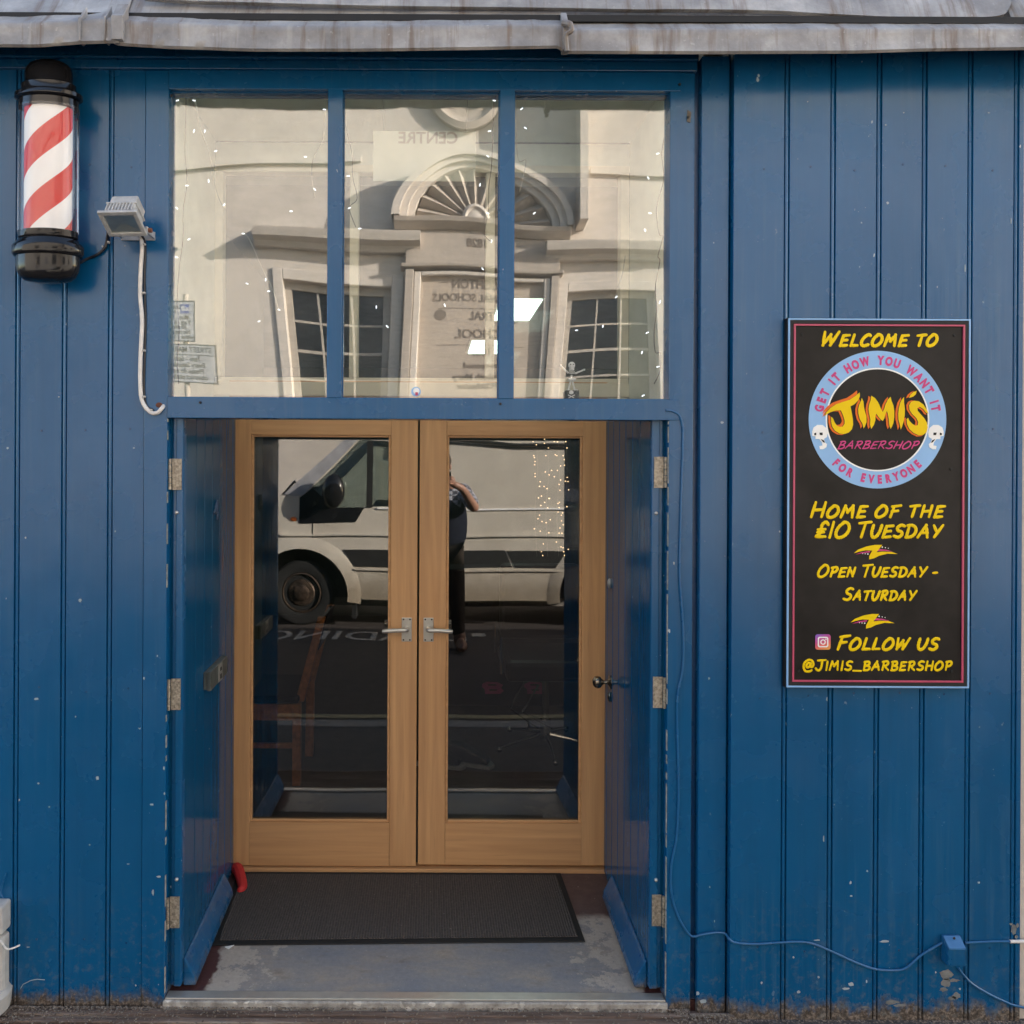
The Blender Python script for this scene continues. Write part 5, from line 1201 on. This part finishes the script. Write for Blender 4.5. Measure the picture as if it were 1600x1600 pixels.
# ================================================================== VAN
VY = -3.80
van = thing('parked_van', 'dirty white panel van parked side on across the road', 'van', (.3, VY-.95, 0))
def V(px, py): q = REF(px, py, D+2*.76-VY, .76); return (q.x, q.z)
wc = V(471, 925); WR = .335; wz = roadz(VY-.1)+WR-.005; wx = wc[0]; wx2 = wx+3.10
def archp(cx_, r, zlow, n=16, rev=False):
    a0 = math.asin((zlow-wz)/r) if zlow > wz-r else -.2
    pts = [(cx_+r*math.cos(t), wz+r*math.sin(t)) for t in [a0+(math.pi-2*a0)*i/n for i in range(n+1)]]
    return pts if not rev else pts[::-1]
zs_ = .34
out = [(wx-.86, zs_+.05), (wx-.91, .62), (wx-.90, .86), (wx-.80, 1.14), V(432, 778), V(456, 764), V(500, 722), V(545, 681), V(572, 668), (wx+.95, 2.02), (wx+4.15, 1.98), (wx+4.28, 1.6), (wx+4.32, .9), (wx+4.30, zs_+.05)]
out += archp(wx2, .47, zs_+.05)
out += [(wx2-.60, zs_-.02), (wx+.62, zs_-.01)]
out += archp(wx, .47, zs_+.05)
winh = [V(472, 790), V(472, 814), V(553, 814), V(568, 792), V(660, 791), V(672, 692), V(562, 688), V(515, 735), V(476, 772)]
v, f = shape2d([out, winh], .025)
side = MB().add([(a.x, VY-.05+a.z, a.y) for a in v], f).build('body_side', M['van'], van, bevel=.012)
MB().add([(a.x, VY-1.95+a.z, a.y) for a in v], f).build('body_side', M['van'], van, bevel=.012)
# skin across: bumper..roof..rear
sk_ = out[:5]; mb = MB()
def strip(pts, y0=VY-.0505, y1=VY-1.899, th_=.03):
    m2 = MB(); n = len(pts)
    m2.v = [Vector((a, y, z)) for a, z in pts for y in (y0, y1)]; m2.f = [(2*i, 2*i+1, 2*i+3, 2*i+2) for i in range(n-1)]; return m2
strip(out[:6]).build('bonnet', M['van'], van); strip(out[5:9]).build('windscreen', M['van_glass'], van); strip(out[8:14]).build('roof', M['van'], van)
MB().box(wx-.45, wx+4.2, VY-.3, VY-1.6, .30, .42).build('chassis', M['matt_black'], van)
MB().box(wx+1.42, wx+1.46, VY-.06, VY-1.88, .40, 1.9).build('bulkhead', M['matt_black'], van)
MB().add(*(lambda a: (a.v, a.f))(MB().box(wx-.25, wx+.05, VY-.1, VY-1.8, .9, 1.32))).box(wx+.55, wx+1.0, VY-.25, VY-.75, .8, 1.05).box(wx+.98, wx+1.12, VY-.25, VY-.75, .85, 1.62).box(wx+.55, wx+1.0, VY-1.2, VY-1.7, .8, 1.05).box(wx+.98, wx+1.12, VY-1.2, VY-1.7, .85, 1.62).build('cab_seat', M['matt_black'], van, bevel=.03)
# black lower door trim, mirror, pillars
v, f = shape2d([[V(470, 776), V(470, 816), V(555, 816), V(569, 793), V(545, 793), V(520, 793), V(498, 770), V(490, 763)]], .004)
MB().add([(a.x, VY-.001+a.z, a.y) for a in v], f).build('mirror_trim', M['black_plastic'], van)
v, f = shape2d([[V(574, 690), V(584, 690), V(582, 793), V(572, 793)]], .005); MB().add([(a.x, VY-.001+a.z, a.y) for a in v], f).build('window_bar', M['matt_black'], van)
v, f = shape2d([winh], .002); MB().add([(a.x, VY-.02+a.z, a.y) for a in v], f).build('side_window', M['van_glass'], van)
MB().add([(a.x, VY-1.92+a.z, a.y) for a in v], f).build('side_window', M['van_glass'], van)
q = V(523, 770); MB().ball((q[0], VY+.13, q[1]+.02), .15, 16, 12, (.75, .5, 1.15)).tube([(q[0]-.02, VY+.08, q[1]-.1), (q[0]-.05, VY, q[1]-.14)], .02, 8).build('door_mirror', M['black_plastic'], van, smooth=True)
q = V(461, 809); MB().ball((q[0], VY+.004, q[1]), .028, 12, 8, (1.2, .4, .8)).build('indicator_lamp', M['orange'], van, smooth=True)
# trim strips
def band(name, pts, mat, y0=.0, d=.006):
    v, f = shape2d([[V(*p_) for p_ in pts]], d/2); return MB().add([(a.x, VY+y0+.0005+a.z, a.y) for a in v], f).build(name, mat, van)
band('windscreen_pillar', [(447, 770), (546, 680), (562, 684), (516, 731), (476, 771), (462, 774)], M['plate'], d=.012)
band('lower_panel', [(537, 859), (693, 858), (787, 860), (800, 886), (693, 885), (553, 885)], M['matt_black'])
band('lower_panel', [(790, 861), (1180, 864), (1180, 891), (805, 887)], M['matt_black'])
band('trim_line', [(553, 887.5), (1180, 893), (1180, 896), (553, 890)], M['van'], d=.02)
band('body_crease', [(590, 793), (1180, 799), (1180, 801), (590, 795.5)], M['sign_white'], d=.014)
band('body_crease', [(440, 833), (700, 835), (1180, 840), (1180, 843), (700, 838), (440, 836)], M['van'], d=.02)
band('door_seam', [(490, 816), (491.3, 816), (491.3, 850), (490, 850)], M['matt_black'], d=.002)
band('door_seam', [(640, 690), (641.5, 690), (641.5, 930), (640, 930)], M['matt_black'], d=.002)
band('gutter_shadow_line', [(560, 680), (700, 682.5), (800, 692), (905, 693), (1180, 693), (1180, 697), (905, 697), (800, 696), (700, 686), (560, 683)], M['matt_black'], d=.03)  # black lines paint the shadow gap along the van roof edge
band('gutter_shadow_line', [(690, 689.5), (800, 698), (905, 700), (1180, 700), (1180, 702), (905, 702), (800, 700.5), (690, 691.5)], M['matt_black'], d=.012)
# wheel-arch flare
for cxx in (wx, wx2):
    mb = MB(); n = 20
    for i in range(n+1):
        t = -.15+(math.pi+.3)*i/n
        for r, y in ((.47, VY-.08), (.47, VY+.02), (.56, VY+.012), (.60, VY+.001)): mb.v.append(Vector((cxx+r*math.cos(t), y, wz+r*math.sin(t))))
    mb.f = [(4*i+k, 4*i+k+1, 4*i+k+5, 4*i+k+4) for i in range(n) for k in range(3)]; mb.build('arch_flare', M['van'], van, smooth=True)
    for yy, sg in ((VY-.05, 1), (VY-1.70, 1)):
        w_ = MB().lathe([(.20, -.20), (WR-.03, -.20), (WR, -.17), (WR, -.03), (WR-.02, -.005), (WR-.08, .0), (.215, -.01), (.20, -.03)], (cxx, yy, wz), 'Y', 48).build('wheel', M['rubber'], van, smooth=True)
        MB().lathe([(.20, -.15), (.208, -.015), (.195, -.01), (.185, -.035), (.155, -.05), (.13, -.02), (.085, -.012), (.08, .0), (.05, .012), (.01, .014)], (cxx, yy+.001, wz), 'Y', 40).build('rim', simple('rusty_steel_rim', (.14, .10, .075), .4, metal=.7, var=.35, nsc=25), w_, smooth=True)
    MB().box(cxx-.44, cxx+.44, VY-.16, VY-.20, wz-.05, wz+.50).build('wheel_well', M['matt_black'], van)
# wiper
a, c, e = V(432, 778), V(455, 755), V(458, 768); MB().tube([(a[0], VY-.3, a[1]+.01), (c[0]-.02, VY-.4, c[1]+.02), (c[0], VY-.5, c[1]-.06)], .012, 6).build('wiper', M['matt_black'], van)
MB().prism([(wx+.52, VY-.02, wz+.05), (wx+.56, VY-.02, wz+.05), (wx+.54, VY-.02, .12), (wx+.50, VY-.02, .14)], (0, -.25, 0)).build('mud_flap', M['matt_black'], van)

# ================================================================== PHOTOGRAPHER
pg = thing('person', 'person photographing the shop from the road, denim waistcoat over check shirt, brown boots', 'person', (.13, -2.75, roadz(-2.75)))
g0 = roadz(-2.75)
def skin(name, verts, edges, rad, mat, sub=2, root=0):
    off = wl(pg); me = bpy.data.meshes.new(name)
    me.from_pydata([tuple(Vector(v)-off) for v in verts], edges, []); me.update(); me.materials.append(mat)
    o = bpy.data.objects.new(name, me); C.objects.link(o); o.parent = pg
    o.modifiers.new('skin', 'SKIN').use_smooth_shade = True
    for i, r in enumerate(rad):
        sv = me.skin_vertices[0].data[i]; sv.radius = r if isinstance(r, tuple) else (r, r); sv.use_root = (i == root)
    s_ = o.modifiers.new('sub', 'SUBSURF'); s_.levels = sub; s_.render_levels = sub
    return o
px0, py0 = .105, -2.82
V_ = [(px0, py0, g0+.90), (px0, py0, g0+1.12), (px0, py0+.01, g0+1.33), (px0, py0+.02, g0+1.45), (px0-.01, py0+.05, g0+1.56), (px0-.01, py0+.07, g0+1.66),   # 0-5 spine/head
      (px0+.18, py0+.01, g0+1.40), (px0+.27, py0+.20, g0+1.24), (px0+.15, py0+.36, g0+1.43), (px0+.07, py0+.41, g0+1.47),   # 6-9 arm R side
      (px0-.17, py0+.01, g0+1.39), (px0-.33, py0+.20, g0+1.27), (px0-.17, py0+.36, g0+1.43), (px0-.10, py0+.41, g0+1.47),   # 10-13
      (px0+.10, py0, g0+.86), (px0+.14, py0+.02, g0+.48), (px0+.17, py0-.02, g0+.10), (px0+.20, py0+.12, g0+.045),   # 14-17
      (px0-.10, py0, g0+.86), (px0-.13, py0+.02, g0+.48), (px0-.15, py0-.02, g0+.10), (px0-.18, py0+.12, g0+.045)]
E_ = [(0, 1), (1, 2), (2, 3), (3, 4), (4, 5), (2, 6), (6, 7), (7, 8), (8, 9), (2, 10), (10, 11), (11, 12), (12, 13), (0, 14), (14, 15), (15, 16), (16, 17), (0, 18), (18, 19), (19, 20), (20, 21)]
rad = [(.155, .11), (.15, .11), (.16, .11), .055, .072, .085, .06, .045, .032, .03, .06, .045, .032, .03, .085, .058, .04, .03, .085, .058, .04, .03]
skin('body', V_, E_, rad, M['skin'])
# head shape
MB().ball((px0-.01, py0+.06, g0+1.62), .1, 20, 16, (.78, .95, 1.15)).ball((px0-.01, py0+.165, g0+1.61), .016, 8, 6, (.8, 1, 1.4)).ball((px0-.092, py0+.06, g0+1.61), .022, 8, 6, (.4, .8, 1.3)).ball((px0+.072, py0+.06, g0+1.61), .022, 8, 6, (.4, .8, 1.3)).build('head', M['skin'], pg, smooth=True)
MB().ball((px0-.042, py0+.145, g0+1.64), .010, 8, 6).ball((px0+.022, py0+.145, g0+1.64), .010, 8, 6).box(px0-.035, px0+.015, py0+.14, py0+.15, g0+1.565, g0+1.57).build('face', M['hair'], pg)
MB().ball((px0-.01, py0+.035, g0+1.66), .105, 20, 14, (.86, 1.0, 1.02)).build('hair', M['hair'], pg, smooth=True)
# shirt: torso + upper arms
skin('shirt', [(px0, py0, g0+.74), (px0, py0, g0+1.12), (px0, py0+.01, g0+1.34), V_[6], tuple(Vector(V_[6]).lerp(Vector(V_[7]), .95)), V_[10], tuple(Vector(V_[10]).lerp(Vector(V_[11]), .95))], [(0, 1), (1, 2), (2, 3), (3, 4), (2, 5), (5, 6)], [(.185, .14), (.18, .135), (.185, .13), .078, .062, .078, .062], M['shirt'])
skin('waistcoat', [(px0, py0, g0+.84), (px0, py0, g0+1.10), (px0, py0+.01, g0+1.40)], [(0, 1), (1, 2)], [(.235, .17), (.235, .17), (.215, .14)], M['denim'], sub=2)
skin('trousers', [(px0, py0, g0+.92), V_[14], V_[15], (V_[16][0], V_[16][1], g0+.09), V_[18], V_[19], (V_[20][0], V_[20][1], g0+.09)], [(0, 1), (1, 2), (2, 3), (0, 4), (4, 5), (5, 6)], [(.165, .125), .105, .078, .062, .105, .078, .062], M['trousers'])
for s_, k in ((1, 17), (-1, 21)):
    e = V_[k]; MB().ball((e[0]-.01*s_, e[1]-.03, g0+.05), .06, 14, 10, (.85, 2.2, .85)).ball((e[0]-.025*s_, e[1]-.13, g0+.10), .058, 12, 8, (.95, 1, 1.5)).build('boot', M['boot'], pg, smooth=True)
# hands holding the phone, five fingers each
hc = Vector((px0-.01, py0+.455, g0+1.50))
for s_ in (1, -1):
    mb = MB(); palm = Vector(V_[9 if s_ > 0 else 13]); pc = palm+Vector((0, .015, .02)); mb.ball(pc, .036, 12, 8, (.8, .55, 1.15))
    for j in range(4):
        b0 = pc+Vector((s_*.006, .005, .030-.018*j)); mb.tube([b0, b0+Vector((-s_*.018, .028, .003)), b0+Vector((-s_*.045, .034, .002)), b0+Vector((-s_*(.066-.004*abs(j-1)), .026, 0))], [.0095, .009, .008, .006], 8)
    mb.tube([pc+Vector((0, -.012, .01)), pc+Vector((-s_*.018, -.012, .035)), pc+Vector((-s_*.042, -.006, .045))], [.011, .0095, .007], 8); mb.build('hand', M['skin'], pg, smooth=True)
ph = thing('phone', 'black phone held sideways in front of the face of the person', 'phone', tuple(hc))
MB().box(hc.x-.078, hc.x+.078, -2.364, -2.356, hc.z-.036+.03, hc.z+.036+.03).build('phone_body', M['black_plastic'], ph, bevel=.003)
MB().box(hc.x-.074, hc.x+.074, -2.3648, -2.3643, hc.z-.002, hc.z+.062).build('screen', M['matt_black'], ph)
